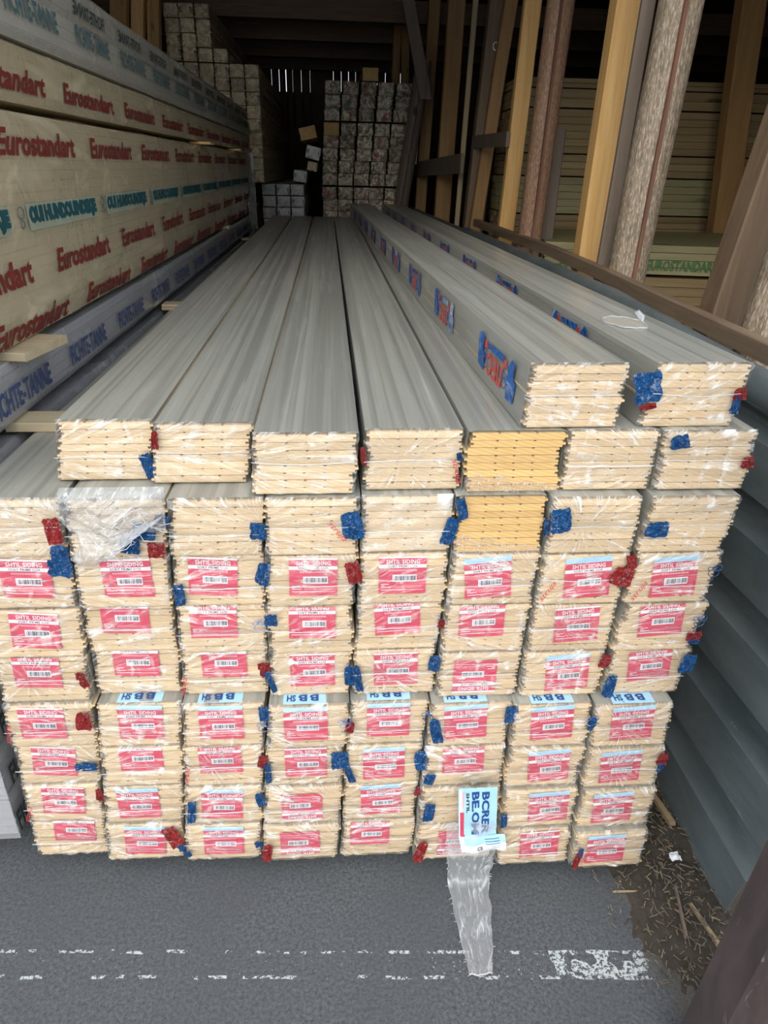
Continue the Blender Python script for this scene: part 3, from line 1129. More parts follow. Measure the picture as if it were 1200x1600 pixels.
HGT = .12
for row in range(8):
    for ci in range(8):
        Z = .04 + row * HGT
        zt = Z if row < 4 else Z
        if row < 4:
            X, Y = lerp_tab(XLO, Z)[ci], lerp_tab(YLO, Z)[ci]
            Xn = lerp_tab(XLO, min(.52, Z + HGT))[ci]
        else:
            X, Y = lerp_tab(XHI, Z)[ci], lerp_tab(YHI, Z)[ci]
            Xn = lerp_tab(XHI, min(1.0, Z + HGT))[ci]
        tab = lerp_tab(XLO if row < 4 else XHI, Z)
        wd = (tab[ci + 1] - tab[ci]) if ci < 7 else .180
        if row == 3:
            Y -= .004
        Y += prnd.uniform(-.004, .004)
        shear = (Xn - X) * .8 + prnd.uniform(-.003, .003)
        if ci == 7 and row >= 4:
            shear += .010
        X += shear * .5
        wrap = None
        orange = False
        if row == 7:
            if ci == 5:
                wrap, orange = WMB, True
            if ci in (4, 0):
                wrap = WMM[ci // 4]
        yaw = radians(prnd.uniform(-.03, .03))
        lab = 'siding pack, %s from left in the %s; %s' % (ORD[ci], ROWN[row], desc(row, ci))
        if row == 7:
            lab = 'siding pack, %s from left in row under the top full row; %s' % (ORD[ci], desc(row, ci))
            if ci == 5:
                lab = 'siding pack with bare orange ends in row under the top full row'
            if ci == 1:
                lab = 'siding pack behind the big crumpled plastic, second from left, blue film patch'
        lab = ' '.join(lab.split()[:16])
        pack(row, ci, X, Y, Z, yaw, shear, lab, 'siding packs in the main stack', orange, wrap, Wd=wd)

R8 = [(.180, .045), (.360, .028), (.553, -.030), (.757, -.012), (.945, -.026), (1.135, -.022), (1.316, -.028)]
for ci, (X, Y) in enumerate(R8):
    wrap, orange = None, False
    if ci == 4:
        wrap, orange = WMB, True
    sh = [.030, .030, .014, .008, .010, .004, .006][ci] * .5
    dd = {4: 'siding pack with bare orange board ends in the top full row'}.get(ci)
    lab = dd or 'siding pack, %s from left in the top full row; %s' % (ORD[ci], desc(8, ci))
    pack(8, ci, X + sh * .5, Y, .04 + 8 * HGT + .002, radians([.2, .1, 0, .05, 0, 0, 0][ci]), sh, ' '.join(lab.split()[:16]), 'siding packs in the main stack', orange, wrap, Wd=[.180, .188, .196, .188, .190, .181, .186][ci])

# two packs lying on top
a1 = pack(9, 0, 1.052, -.012, 1.123, radians(1.35), .006, 'left one of two siding packs lying on top of the stack', 'siding packs on top of the stack')
a2 = pack(9, 1, 1.283, -.004, 1.123, radians(.55), .020, 'right one of two siding packs lying on top of the stack, blue film corner', 'siding packs on top of the stack')


def logo(parent, y0, z0, z1, x, sc=1., faint=False):
    """blue house shapes around red letters, printed on the left side film"""
    mb = MB()
    H = z1 - z0

    def q(pts, m):
        mb.add([(x, y0 + a * H * 2.9 * sc, z0 + b * H) for a, b in pts], [tuple(range(len(pts)))], m)
    q([(0, .05), (.22, .0), (.24, .5), (.20, .55), (.22, .75), (.12, .98), (.02, .9), (.05, .6), (-.02, .5)], M['logo_blue'])
    q([(1.0, .05), (1.22, .12), (1.24, .9), (1.16, .98), (1.02, .92), (1.06, .55), (.98, .5)], M['logo_blue'])
    q([(.34, .72), (.88, .72), (.88, .86), (.34, .90)], M['logo_blue'])
    t = text('ЛЕС', .03)
    mb.add([(x - .0006, y0 + (.34 + .56 * p[0]) * H * 2.9 * sc, z0 + (.64 - .56 * p[1]) * H) for p in t[0]], t[1], M['logo_red'])
    for (cy, cz, r) in ((.28, .30, .09), (.29, .5, .07), (.93, .32, .10), (.94, .55, .09)):
        mb.tube([(x - .001, y0 + (cy + r * .6 * cos(k * pi / 6)) * H * 2.9 * sc, z0 + (cz + r * 1.3 * sin(k * pi / 6)) * H) for k in range(13)], .0008, M['inkblue'], 4)
    q([(.25, .68), (.34, .62), (.36, .80), (.27, .84)], M['logo_red'])
    q([(.90, .66), (1.0, .62), (1.0, .84), (.92, .88)], M['logo_red'])
    o = mb.build('printed_logo', parent)
    o['label'] = 'blue and red print on the side film'


for k in range(9):
    logo(a1, .07 + k * .62, .018, .104, -.0075)
for k in range(9):
    logo(a2, .33 + k * .62, .040, .114, -.0075)
# the fourth pack of the top row shows its side print in the gap
tops = [o for o in COL.objects if o.name.startswith('siding_pack') and abs(o.location.z - 1.002) < .001]
tops.sort(key=lambda o: o.location.x)
for k in range(8):
    logo(tops[3], .25 + k * .62, .03, .114, -.0075)

# torn hole in the film on the right top pack
mb = MB()
pts = []
for k in range(25):
    t = 2 * pi * k / 24
    r = 1 + .35 * nz(cos(t) * 2, sin(t) * 2, 4)
    pts.append((.085 + .045 * r * cos(t), .36 + .07 * r * sin(t), PH + .005 + .002 * nz(k, 0, 0)))
mb.tube(pts, .0016, M['filmB'], 5)
mb.add([(x, y, z - .0015) for x, y, z in pts[:-1]], [tuple(range(24))], M['weather'])
for k in range(5):
    a = (.128 + .004 * k, .36 + .016 * k, PH + .006)
    mb.tube([a, (a[0] + .006, a[1] + .01, a[2] + .010), (a[0] + .003, a[1] + .02, a[2] + .004)], .003, M['filmB'], 5)
o = mb.build('torn_film_edge', a2)
o['label'] = 'torn hole in the film with a curled white rim'

# crumpled plastic ball in front of the second column
mb = MB()


def pouch(u, v):
    th = (u - .5) * pi
    x = .222 + .175 * u * (.50 + .50 * min(1, v / .42))
    z = .858 + .172 * v
    edge = min(u, 1 - u, v, 1 - v)
    b = min(1, edge * 5) ** .5
    # outline: rounded, bottom sags to the left
    cx = x + .02 * sin(v * 6) * (1 - u) - (.012 * (1 - v))
    low = .010 + .035 * (u - .35) ** 2 * 4 if v < .5 else 0
    cz = z + low * (1 - v)
    d = .034 * b * (.7 + .3 * sin(v * 7 + .5)) + .020 * nz(x * 18, z * 18, 2) * b + .009 * nz(x * 55, z * 55, 5) * b + .004 * nz(x * 120, z * 120, 6) * b
    return (cx, -.052 - d, cz)


mb.grid(60, 56, pouch, M['filmC'], lambda u, v: (u * 1.2 + .25 * sin(v * 5), v * 1.6 + .3 * sin(u * 4)))
for k in range(14):
    rnd = random.Random(k)
    x0, z0 = rnd.uniform(.24, .36), rnd.uniform(.88, 1.0)
    a = rnd.uniform(-.8, .9)
    pts = []
    for i in range(9):
        s = i / 8 * rnd.uniform(.05, .09)
        pts.append((x0 + s * cos(a), -.088 - .006 * sin(i), z0 + s * sin(a) + .01 * sin(i * .8 + k)))
    mb.tube(pts, .0009, M['filmB'], 4)
tag(mb.build('crumpled_plastic', smooth=True), 'big crumpled wad of clear plastic hanging over the second pack from the left', 'plastic wrap')

# hanging torn strip and folded sticker near the bottom
mb = MB()


def strip(u, v):
    # v 0 top .. 1 bottom
    zt = .215 - .375 * v
    # z reaches the ground slope: strip hangs in front of the stack and rests outward
    l = .945 + .028 * v + .004 * nz(v * 9, 0, 2)
    r = 1.062 + .012 * sin(v * 3) - .040 * v ** 1.6 + .005 * nz(v * 14, 3, 2)
    x = l + (r - l) * u
    if zt > .012:
        y = -.125 - .010 * v - .010 * nz(u * 4, v * 5, 8) - .004 * nz(u * 14, v * 14, 3)
        z = zt
    else:
        y = -.135 - (.012 - zt) * 1.2 - .006 * nz(u * 4, v * 5, 8)
        z = .012 + .004 * nz(u * 8, v * 14, 3)
    return (x, y, z)


mb.grid(22, 44, strip, M['filmC'], lambda u, v: (u * .35 + .12 * v, v * .9))
for k in range(26):
    rnd = random.Random(k + 50)
    v = rnd.uniform(.15, .95)
    u = rnd.choice([0, 1])
    p = strip(u, v)
    s = (1 if u else -1) * rnd.uniform(.002, .008)
    mb.tube([p, (p[0] + s, p[1] - .002, p[2] - rnd.uniform(-.003, .003))], [.001, .0004], M['filmB'], 4)
mb.tube([strip(k / 8, 1.0) for k in range(9)], .0022, M['filmB'], 5)
tag(mb.build('torn_plastic_strip', smooth=True), 'torn clear plastic strip hanging down to the asphalt below the sticker', 'plastic strip')

mb = MB()


def stick(u, v):
    # v from top 0 to bottom 1
    if v < .62:
        x = .965 + .088 * u + .018 * v
        z = .325 - .155 * v / .62
        y = -.122 - .004 * nz(u * 5, v * 5, 1)
    else:
        t = (v - .62) / .38
        x = .965 + .018 * .62 + .010 * t + (.088 + .018) * u
        z = .170 - .048 * t + .012 * u * (1 - t) - .004 * sin(u * 6) * t
        y = -.124 - .008 * sin(t * 2.6) - .004 * nz(u * 5, v * 5, 1)
    return (x, y - .004, z)


mb.grid(12, 22, lambda u, v: stick(u, v * .8), M['ltblue'])
mb.grid(12, 6, lambda u, v: stick(u, .8 + v * .2), M['white'])


def on(u, v, lift=.0012):
    p = stick(u, v)
    return (p[0], p[1] - lift, p[2])


mb.grid(2, 12, lambda u, v: on(.02 + .08 * u, .02 + .76 * v, .0006), M['white'])
mb.grid(2, 10, lambda u, v: on(.04 + .10 * u, .30 + .32 * v, .0009), M['red'])
mb.grid(2, 6, lambda u, v: on(.10 + .05 * u, .05 + .20 * v, .0009), M['pink'])
for s, u0, u1, v0, v1, mt in (('BCRER', .60, .80, .05, .60, 'inkblue'), ('BE.OM', .34, .54, .05, .60, 'inkblue'), ('SHTIL', .20, .28, .06, .30, 'ink')):
    t = text(s, .035)
    # letters turned a quarter clockwise: their baseline runs down the sheet
    mb.add([on(u0 + (u1 - u0) * p[1], v0 + (v1 - v0) * p[0]) for p in t[0]], t[1], M[mt])
t = text('CE', .02)
mb.add([on(.36 + .12 * p[0], .84 - .08 * p[1] + .08) for p in t[0]], t[1], M['ink'])
for k in range(5):
    mb.grid(3, 1, lambda u, v, k=k: on(.55 + .32 * u, .70 + .05 * k + .010 * v), M['inkblue'] if k < 3 else M['ltblue'])
tag(mb.build('folded_sticker', smooth=False), 'light blue sheet with dark blue letters hanging folded at the bottom rows', 'sticker')

# ------------------------------------------------------------------ spacer boards
def board_thing(x0, x1, y0, y1, z0, z1, label, m=None, rz=0., name='spacer_board', cat='board', tilt=0.):
    mb = MB()
    w, d, h = x1 - x0, y1 - y0, z1 - z0
    c = .0015
    sec = [(c, 0), (d - c, 0), (d, c), (d, h - c), (d - c, h), (c, h), (0, h - c), (0, c)]
    n = 8
    vs = [(0, a, b) for a, b in sec] + [(w, a, b) for a, b in sec]
    fs = [tuple(range(n)), tuple(range(2 * n - 1, n - 1, -1))] + [(k, n + k, n + (k + 1) % n, (k + 1) % n) for k in range(n)]
    mb.add(vs, fs, m or M['spacer'])
    o = mb.build(name, loc=(x0, y0, z0))
    o.rotation_euler = (0, tilt, rz)
    return tag(o, label, cat)


# ------------------------------------------------------------------ left-hand wrapped bundles
M['fwood'] = wood_long('wrapped_pale_pine', (.66, .55, .36), (.50, .39, .22), 'Y', grain=22, knots=True, bump=.1)
M['gwrap'] = wood_long('grey_white_wrap', (.50, .50, .53), (.40, .40, .44), 'Y', rough=.28, grain=14, knots=False, bump=.25)
M['gwrapw'] = wood_long('pale_wrap', (.56, .55, .50), (.44, .43, .39), 'Y', rough=.3, grain=14, knots=False, bump=.25)


def bundle(xr, z0, z1, y0, y1, label, core, prints, seed, wave=.006, wrapm='filmleft', width=.75, bulge=.012, ledges=(), taper=None, slop=0.):
    """a long film-wrapped bundle of boards; its right face is at x = xr"""
    e = empty('lumber_bundle', (xr, y0, z0))
    tag(e, label, 'lumber bundle')
    H, L = z1 - z0, y1 - y0
    mb = MB()
    nb = max(2, int(round(H / .024)))
    for k in range(nb):
        a, b = H * k / nb, H * (k + 1) / nb - .0015
        off = .004 * nz(k * 3.3, seed, 0)
        mb.box(-width, -.012 + off, .01, L - .01, a, b, core)
    o = mb.build('boards', e)
    o['label'] = 'stacked boards inside the wrap'

    def surf(y, z):
        """outer face in local coordinates"""
        t = z / H
        edge = min(t, 1 - t)
        x = .0 - .010 * (1 - min(1, edge / .10)) ** 2
        x += wave * nz(y * 2.2, z * 9, seed) + wave * .5 * nz(y * 7, z * 22, seed + 2)
        for (la, lb, ld) in ledges:
            if la < z < lb:
                x += ld
        return x
    mb = MB()
    nv = max(10, int(H / .012))
    mb.grid(130, nv, lambda u, v: (surf(u * L, v * H), u * L, v * H), M[wrapm])
    mb.grid(60, 6, lambda u, v: (surf(u * L, H) - v * width, u * L, H + .004 * nz(u * L * 3, v * 4, seed) + .002), M[wrapm])
    mb.grid(12, nv, lambda u, v: (-u * width, -.004 - .004 * nz(u * 9, v * 9, seed), v * H), M[wrapm])
    wrp = mb.build('shrink_wrap', e, smooth=True)
    for (s, ys, zb, zt, ln, mt, opt) in prints:
        t = text(s, opt.get('bold', .03), opt.get('shear', 0.), opt.get('space', 1.))
        for ya in ys:
            ya2 = ya - y0
            if ya2 < 0 or ya2 + ln > L:
                continue
            mb = MB()
            if opt.get('band'):
                mb.grid(24, 2, lambda u, v: (surf(ya2 - .01 + (ln + .02) * u, zb - z0 + (zt - zb) * (v * 1.2 - .1)) + .002, ya2 - .01 + (ln + .02) * u, zb - z0 + (zt - zb) * (v * 1.2 - .1)), M['paleband'])
            vs = []
            for p in t[0]:
                a = 1 - p[0] if opt.get('mirror') else p[0]
                b = 1 - p[1] if opt.get('flip') else p[1]
                zz = zb + (zt - zb) * b - z0 + slop * (ya2 + ln * a)
                yy = ya2 + ln * a
                vs.append((surf(yy, zz) + .0042, yy, zz))
            mb.add(vs, t[1], M[mt])
            if opt.get('cup'):
                cy = ya2 - .055
                zc = (zb + zt) / 2 - z0
                for (oz, r1) in ((.012, .017), (-.012, .011)):
                    mb.tube([(surf(cy, zc) + .005, cy + r1 * cos(k * pi / 6), zc + oz + r1 * .75 * sin(k * pi / 6)) for k in range(13)], .0013, M['slate'], 4)
            po = mb.build('printed_word', wrp)
    return e


EUR = {'bold': .034, 'shear': .22, 'space': 1.0}
FT = {'bold': .03}
YF = -.10
bundle(.0, 1.022, 1.150, YF, 5.95, 'grey wrapped bundle with blue lettering, level with the top full row', M['gwrap'],
       [('FICHTE-TANNE', [.22 + .478 * k for k in range(12)], 1.050, 1.103, .325, 'fblue', FT)], 1, wave=.004, wrapm='filmgrey')
bundle(.0, 1.172, 1.642, YF, 5.95, 'tall cream bundle with dark red and teal lettering rows', M['fwood'],
       [('Eurostandart', [-.13 + .632 * k for k in range(10)], 1.553, 1.608, .49, 'euro_red', EUR),
        ('OUI HUNDOUINDEKJE', [-.03 + .632 * k for k in range(10)], 1.402, 1.450, .51, 'teal', {'bold': .075, 'band': 1, 'cup': 1, 'space': .95}),
        ('Eurostandart', [.09 + .632 * k for k in range(10)], 1.288, 1.345, .47, 'euro_red', EUR),
        ('Eurostandart', [.29 + .632 * k for k in range(9)], 1.176, 1.232, .46, 'euro_red', EUR)], 2, wave=.008)
bundle(-.005, 1.662, 1.782, YF, 5.95, 'cream bundle with one row of dark red lettering below the grey ones', M['fwood'],
       [('Eurostandart', [-.24 + .615 * k for k in range(10)], 1.683, 1.732, .48, 'euro_red', EUR)], 3, wave=.008)
bundle(.004, 1.790, 1.892, YF, 5.95, 'pale grey wrapped bundle with slate lettering above the cream ones', M['gwrapw'],
       [('FICHTE-TANNE', [.20 + .475 * k for k in range(12)], 1.836, 1.884, .33, 'slate', FT)], 4, wave=.004, wrapm='filmpale', ledges=((.0, .02, .012), (.02, .038, .006)))
bundle(-.012, 1.898, 1.985, YF, 5.95, 'topmost pale grey wrapped bundle on the left with dark lettering', M['gwrapw'],
       [('FICHTE-TANNE', [.26 + .475 * k for k in range(12)], 1.915, 1.950, .31, 'slate_dark', {'bold': .03, 'mirror': 1})], 5, wave=.005, wrapm='filmpale')
bundle(.0, .865, .990, YF - .0, 5.95, 'dark blue lettered bundle left of the unlabelled row', M['gwrap'],
       [('FICHTE-TANNE', [-.02 + .478 * k for k in range(12)], .890, .945, .325, 'fblue', FT)], 6, wave=.004, wrapm='filmgrey')
zz = .06
for k, (h, lab) in enumerate(((.13, 'lowest wrapped bundle at the left edge, dark lettering near the asphalt'), (.13, 'second wrapped bundle from the ground at the left edge'),
                              (.13, 'third wrapped bundle from the ground at the left edge'), (.13, 'fourth wrapped bundle from the ground at the left edge'),
                              (.13, 'fifth wrapped bundle from the ground at the left edge'), (.12, 'sixth wrapped bundle from the ground at the left edge'))):
    bundle(-.075, zz, zz + h, .02, 5.95, lab, M['gwrap'],
           [('FICHTE-TANNE', [.02 + .02 * k + .478 * q for q in range(3)], zz + .02, zz + .08, .325, 'slate_dark', FT)], 10 + k, wave=.003, wrapm='filmgrey')
    zz += h + .003
for k, y in enumerate((.35, 1.9, 3.6, 5.3)):
    board_thing(-.80, -.02, y, y + .09, .0, .058, ['nearest bearer under the left bundles on the asphalt', 'second bearer under the left bundles', 'third bearer under the left bundles', 'farthest bearer under the left bundles'][k], name='timber_bearer', cat='bearer')
    board_thing(-.02, 1.42, y, y + .09, .0, .037, ['nearest bearer under the main stack', 'second bearer under the main stack', 'third bearer under the main stack', 'farthest bearer under the main stack'][k], name='timber_bearer', cat='bearer')

board_thing(-.028, .172, .318, .405, 1.0, 1.021, 'long grey plank tip under the grey bundle beside first top pack', rz=0)
board_thing(.0, .185, 1.80, 1.89, .998, 1.010, 'lower of two thin grey boards crossing the gap behind', M['spacer'])
board_thing(.0, .185, 1.805, 1.885, 1.011, 1.021, 'upper of two thin grey boards crossing the gap behind', M['spacer'])
board_thing(-.06, .036, .36, .55, 1.151, 1.170, 'pale yellow board end sticking out under the tall cream bundle', rz=radians(-8))
board_thing(-.06, .012, 4.0, 4.10, 1.151, 1.170, 'far board end sticking out under the tall cream bundle')
board_thing(-.06, .055, 3.15, 3.30, 1.645, 1.658, 'bright board tip poking out above the tall cream bundle', M['gold'])
board_thing(-.06, .04, 4.75, 4.87, 1.645, 1.658, 'farther bright board tip above the tall cream bundle', M['gold'])
board_thing(-.02, .24, 4.9, 5.0, .998, 1.012, 'distant thin board crossing the gap near the far end')

# crumpled plastic at the far end of the left bundles
mb = MB()
mb.grid(30, 40, lambda u, v: (.015 + .03 * nz(u * 6, v * 8, 1), 5.35 + .62 * u, 1.02 + .5 * v * (.5 + .5 * u) + .02 * nz(u * 5, v * 5, 7)), M['filmB'], lambda u, v: (u, v * 2))
mb.grid(20, 30, lambda u, v: (.0 - .2 * u + .02, 5.98 + .02 * nz(u * 8, v * 8, 3), 1.0 + .65 * v), M['filmB'], lambda u, v: (u, v * 2))
tag(mb.build('crumpled_plastic', smooth=True), 'shiny crumpled film gathered at the far end of the left bundles', 'plastic wrap')
mb = MB()
mb.grid(16, 10, lambda u, v: (-.06 - .16 * v, 4.55 + .5 * u, 1.99 + .03 * sin(pi * u) * sin(pi * v) + .008 * nz(u * 9, v * 9, 2)), M['white'], lambda u, v: (u, v))
tag(mb.build('plastic_scrap', smooth=True), 'pale scrap of plastic lying on the far top of the left bundles', 'plastic scrap')

# ------------------------------------------------------------------ far stacks
M['backend'] = film('x', 0, 0, (.5, .5, .5))  # replaced below


def backend(name, a, b, cols):
    n = NT(name)
    v = n.coords((1, 1, 1))
    f = n.noise(v, 11, 4, .6, 1.6)
    c = n.mix(n.ramp(f, [(.38, 0.), (.62, 1.)]), a, b)
    for i, cc in enumerate(cols):
        g = n.noise(n.coords((1, 1, .8), (i * .7, i, 0)), 10 + 3 * i, 3, .6, 1.0)
        c = n.mix(n.ramp(g, [(.58, 0.), (.64, .75)]), c, cc)
    n.base(n.hsv(c, n.rand_val(.75, 1.15)), .35)
    n.bump(f, .9, .012)
    return n.m


M['cream_end'] = backend('cream_wrapped_end', (.48, .38, .24), (.86, .72, .48), [])
M['print_end'] = backend('red_green_wrapped_end', (.20, .15, .10), (.88, .80, .64), [(.40, .05, .04), (.05, .13, .06)])
M['grey_end'] = backend('grey_wrapped_end', (.48, .50, .49), (.70, .72, .71), [])


def far_pack(w, h, L, endm, seed, letters=None):
    rnd = random.Random(seed)
    mb = MB()
    nl = 7
    cols = 8
    # layered front: sawtooth sides, creased face
    outline = []
    for k in range(nl):
        o1 = rnd.uniform(0, .006)
        outline.append((o1, h * k / nl + .001))
        outline.append((o1 + .003, h * (k + 1) / nl - .002))
    right = [(w - a - rnd.uniform(0, .003), z) for a, z in outline]
    n = len(outline)
    vs, fs = [], []
    for i in range(n):
        for c in range(cols + 1):
            t = c / cols
            x = outline[i][0] * (1 - t) + right[i][0] * t
            e = min(i / n, 1 - i / n, t, 1 - t)
            vs.append((x, -.012 * min(1, e * 6) - .008 * nz(x * 40, outline[i][1] * 40, seed), outline[i][1]))
    for i in range(n - 1):
        for c in range(cols):
            fs.append((i * (cols + 1) + c, i * (cols + 1) + c + 1, (i + 1) * (cols + 1) + c + 1, (i + 1) * (cols + 1) + c))
    mb.add(vs, fs, endm)
    ring = [(a, b) for a, b in outline] + [(a, b) for a, b in right[::-1]]
    m_ = len(ring)
    vs = [(a, 0, b) for a, b in ring] + [(a, L, b) for a, b in ring]
    mb.add(vs, [((k + 1) % m_, k, m_ + k, m_ + (k + 1) % m_) for k in range(m_)] + [tuple(range(m_, 2 * m_))], endm)
    if letters:
        for s, x0, x1, z0, z1 in letters:
            t = text(s, .03)
            mb.add([(w * (x0 + (x1 - x0) * p[0]), -.0235, h * (z0 + (z1 - z0) * p[1])) for p in t[0]], t[1], M['ink'])
    return mb.data('wrapped_pack')


W1, H1 = .1417, .1125
CP = [far_pack(W1 - .004, H1 - .003, 5, M['cream_end'], 1), far_pack(W1 - .004, H1 - .003, 5, M['cream_end'], 2, [('TE', .78, .98, .35, .75)]),
      far_pack(W1 - .004, H1 - .003, 5, M['cream_end'], 3, [('NE', .02, .20, .35, .7), ('TH', .75, .98, .3, .7)]), far_pack(W1 - .004, H1 - .003, 5, M['cream_end'], 4, [('C', .02, .12, .4, .7)])]
GP = [far_pack(W1 - .004, H1 - .006, 4, M['grey_end'], 11), far_pack(W1 - .004, H1 - .006, 4, M['grey_end'], 12, [('ND', .04, .24, .4, .7), ('A', .8, .92, .4, .7)])]
RP = [far_pack(.186, .123, 5, M['print_end'], 21 + k) for k in range(4)]
OP = far_pack(.186, .126, 5, M['end_orange'], 31)

r_ = random.Random(9)
base_x, base_z = -.787, 2.863
rowsets = [range(0, 3), range(0, 3), range(0, 3), range(0, 4), range(0, 6)] + [range(0, 6)] * 22
rn = 0
rows_down = ('topmost', 'second', 'third', 'fourth', 'fifth', 'sixth', 'seventh', 'eighth', 'ninth', 'tenth', 'eleventh', 'twelfth', 'thirteenth', 'fourteenth', 'fifteenth', 'sixteenth', 'seventeenth', 'eighteenth', 'nineteenth', 'twentieth', 'twenty-first', 'twenty-second', 'twenty-third', 'twenty-fourth', 'twenty-fifth')
for k, rs in enumerate(rowsets):
    z = base_z - H1 * (k + 1) - (.006 if k > 3 else 0)
    if z < .0:
        break
    for c in rs:
        if k > 4 and c < min(4, k - 3):
            if k > 8:
                continue
        if k > 7 and c < 4:
            continue
        if c == 5 and z < 1.36:
            continue
        o = inst('wrapped_pack', r_.choice(CP), None, (base_x + c * W1 - (.012 if k > 8 else 0) * 0, 6.6 + r_.uniform(-.02, .02), z))
        tag(o, 'cream wrapped pack end in the far left stack, %s row from its top, %s column from left' % (rows_down[k], ORD[c]), 'lumber pack', 'cream wrapped packs in the far left stack')
        o['label'] = ' '.join(('cream far left stack pack, %s row from top, %s column' % (rows_down[k], ORD[c])).split()[:16])

for k in range(12):
    for c in range(3):
        z = 1.385 - .115 * (k + 1)
        if z < 0:
            break
        o = inst('wrapped_pack', GP[(k + c) % 2] if c else GP[0], None, (-.012 + .153 * c + .006 * (k % 2), 7.0 + r_.uniform(-.02, .02), z))
        o.scale = (1.08, 1, 1.01)
        tag(o, 'grey pack end in low middle stack, %s row from top, %s of three' % (rows_down[k], ['left', 'middle', 'right'][c]), 'lumber pack', 'grey wrapped packs in the low middle stack')
for me, loc, rot, sc, lab in ((GP[1], (.325, 7.0, 1.41), .12, 1.05, 'white pack lying tilted on top of the low middle stack'),
                              (GP[1], (.455, 7.05, 1.64), .22, 1.15, 'white lettered pack leaning on the far right stack'),
                              (CP[0], (.47, 7.1, 1.52), .18, .8, 'dim greenish pack leaning under the white lettered one'),
                              (OP, (.42, 7.1, 1.79), -.22, .95, 'yellow loose boards tilted above the white lettered pack')):
    o = inst('wrapped_pack', me, None, loc, (0, rot, 0), (sc, .5, sc))
    tag(o, lab, 'lumber pack')

for k in range(17):
    for c in range(5):
        z = 2.385 - .1255 * (k + 1) - (.014 if k > 2 else 0) - (.016 if k > 7 else 0)
        if z < -.02:
            break
        lean = .075 * max(0, (z - 1.3)) * (.6 + .25 * c)
        x = .632 + c * .178 + lean + r_.uniform(-.006, .006)
        me = OP if (k == 3 and c == 0) else r_.choice(RP)
        o = inst('wrapped_pack', me, None, (x, 7.5 + r_.uniform(-.03, .03), max(z, 0)), (0, r_.uniform(-.01, .01), 0), (.93, 1, 1))
        lb = 'red-green printed pack in far right stack, %s row from top, %s column' % (rows_down[k], ORD[c])
        if me is OP:
            lb = 'bare yellow pack in the left column of the far right stack'
        tag(o, lb, 'lumber pack', 'printed packs in the far right stack')
o = inst('wrapped_pack', OP, None, (1.085, 7.5, 2.39), (0, 0, 0), (.93, .5, .98))
tag(o, 'dim yellow pack standing alone on top of the far right stack', 'lumber pack')

# ------------------------------------------------------------------ timber piles in the right-hand bay
M['bay'] = wood_long('bay_pine', (.40, .30, .15), (.25, .17, .075), 'X', grain=24)
M['bayg'] = wood_long('bay_greenish_pine', (.46, .43, .24), (.27, .24, .11), 'X', grain=24)


def pile(name, x0, y, z0, z1, L, D, yaw, n, m, label, prints=None, shear=0.):
    e = empty(name, (x0, y, z0), yaw)
    tag(e, label, 'timber pile')
    h = (z1 - z0) / n
    for k in range(n):
        mb = MB()
        nb = int(D / .12)
        for q in range(nb):
            off = .012 * nz(q * 3.1, k * 2.7, 1)
            mb.box(off, L + off, q * .12 + .001 + (.01 * nz(k, q, 3) if q == 0 else 0), q * .12 + .118, k * h + .001, (k + 1) * h - .002, m)
        o = mb.build('board_layer', e)
    if prints:
        for (s, xa, za, zb, ln) in prints:
            mb = MB()
            t = text(s, .02)
            mb.add([(xa + ln * p[0], -.008, za + (zb - za) * p[1]) for p in t[0]], t[1], M['green'])
            mb.build('printed_word', e)
    return e


zb = [0.0, .42, .84, 1.255, 1.523, 1.678, 1.978, 2.105, 2.174]
labs = ['lowest', 'second lowest', 'third lowest', 'fourth lowest, pale and wrapped', 'fifth lowest', 'tall middle', 'second from top', 'topmost thin']
for k in range(8):
    pile('timber_pile', 2.1, 4.6 + .02 * (k % 2), zb[k] + .004, zb[k + 1] - .004, 4.0, .8, radians(-1.5), max(2, int((zb[k + 1] - zb[k]) / .045)), M['bayg'] if k == 3 else M['bay'],
         labs[k] + ' brown board pile at the back of the right-hand bay')
pile('timber_pile', 2.02, 3.22, 1.0, 1.17, 2.6, 1.2, radians(-11), 4, M['bayg'], 'pale greenish boards with green lettering in the right-hand bay',
     [('EUROSTANDART', .10, .025, .085, .42), ('EUROSTANDART', .62, .025, .085, .42), ('EUROSTANDART', 1.14, .025, .085, .42)])
pile('timber_pile', 2.04, 3.20, .72, .985, 2.6, 1.2, radians(-11), 5, M['bay'], 'dark boards directly under the green lettered pile')
pile('timber_pile', 2.04, 3.20, .36, .715, 2.6, 1.2, radians(-11), 6, M['bay'], 'lower boards two levels under the green lettered pile')
pile('timber_pile', 2.04, 3.20, .0, .355, 2.6, 1.2, radians(-11), 6, M['bay'], 'bottom boards of the green lettered pile resting on ground')

# ------------------------------------------------------------------ debris by the metal sheet
M['chip'] = wood_long('wood_chip', (.42, .33, .21), (.26, .18, .10), 'Y', grain=20, knots=False)
M['straw'] = plain('shavings', (.17, .14, .10), .8, .4)
M['soil'] = plain('dark_soil', (.055, .045, .035), .95, .4, bump=.8)
mb = MB()
rnd = random.Random(12)


def mound(x, y):
    t = max(0, 1 - abs(x - 1.545) / .16 + .35 * nz(x * 9, y * 9, 4))
    e = max(0, min(1, (y + .42) / .15)) * max(0, min(1, (1.6 - y) / .3))
    return .030 * t * e * (1 + .5 * nz(x * 14, y * 14, 0)) + .004 * nz(x * 60, y * 60, 3)


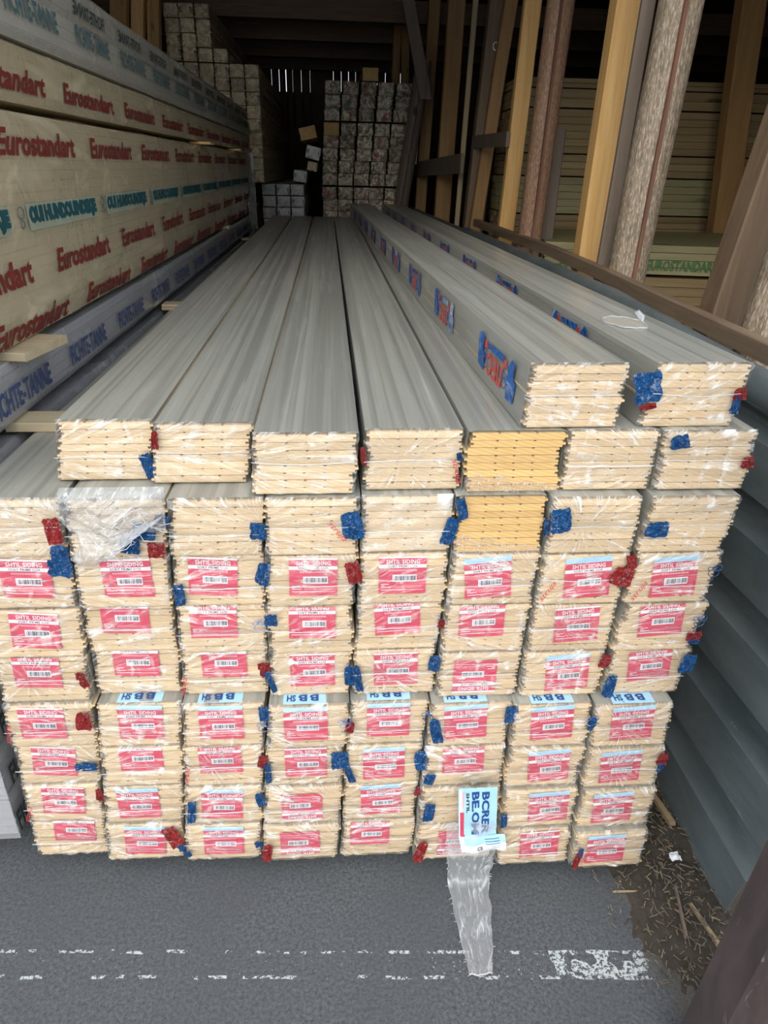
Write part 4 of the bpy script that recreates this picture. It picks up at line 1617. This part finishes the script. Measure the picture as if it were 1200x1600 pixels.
mb.grid(30, 90, lambda u, v: (1.34 + .26 * u, -.45 + 1.6 * v, max(-.004, mound(1.34 + .26 * u, -.45 + 1.6 * v) - .002)), M['soil'])
for k in range(2200):
    x = min(1.59, max(1.33, rnd.gauss(1.50, .075)))
    y = rnd.uniform(-.40, .9)
    a = rnd.uniform(0, pi)
    l = rnd.uniform(.004, .022) * (1.6 if k % 25 == 0 else 1)
    z = max(0, mound(x, y)) + rnd.uniform(.001, .006)
    w = rnd.uniform(.0004, .0013)
    mb.add([(x - w * sin(a), y + w * cos(a), z), (x + w * sin(a), y - w * cos(a), z + .0005), (x + l * cos(a) + w * sin(a), y + l * sin(a) - w * cos(a), z + rnd.uniform(0, .006)),
            (x + l * cos(a) - w * sin(a), y + l * sin(a) + w * cos(a), z + rnd.uniform(0, .006)), (x + l * .5 * cos(a), y + l * .5 * sin(a), z + .004)],
           [(0, 1, 4), (1, 2, 4), (2, 3, 4), (3, 0, 4)], rnd.choice([M['straw']] * 6 + [M['chip'], M['soil'], M['soil'], M['greybrown']]))
tag(mb.build('wood_shavings', smooth=False), 'dark soil and shavings littered along the foot of the metal sheet', 'debris', kind='stuff')
for (x, y, l, w, h, rz, lab, m) in ((1.575, -.02, .17, .020, .012, 96, 'flat brown offcut lying against the sheet below the stack', 'chip'),
                                    (1.545, -.335, .12, .012, .010, 100, 'narrow pale offcut lying near the foot of the brown post', 'chip'),
                                    (1.475, -.30, .13, .008, .010, 75, 'dark stick lying in the shavings left of the narrow offcut', 'greybrown'),
                                    (1.355, -.172, .085, .004, .004, -2, 'thin pale splinter lying on the asphalt', 'pale'),
                                    (1.43, -.06, .09, .003, .003, -4, 'thin pale splinter lying just below the stack corner', 'pale'),
                                    (1.39, -.07, .05, .006, .005, -35, 'short wood chip at the bottom right stack corner', 'chip')):
    z = max(0, mound(x, y)) + .002
    mb = MB()
    mb.add([(0, 0, 0), (l, w * .2, 0), (l, w * .8, 0), (0, w, 0), (.002, w * .1, h), (l * .97, w * .3, h * .7), (l * .95, w * .75, h * .7), (.004, w * .9, h)],
           [(3, 2, 1, 0), (4, 5, 6, 7), (0, 1, 5, 4), (1, 2, 6, 5), (2, 3, 7, 6), (3, 0, 4, 7)], M[m])
    o = mb.build('wood_offcut', loc=(x, y, z))
    o.rotation_euler = (0, 0, radians(rz))
    tag(o, lab, 'wood offcut')
mb = MB()
mb.grid(8, 6, lambda u, v: (1.515 + .026 * u, -.125 + .022 * v, .040 + .010 * nz(u * 3, v * 3, 1) + .006 * sin(u * 3)), M['white'])
tag(mb.build('paper_scrap', smooth=True), 'small white crumpled scrap lying in the shavings by the sheet', 'scrap')
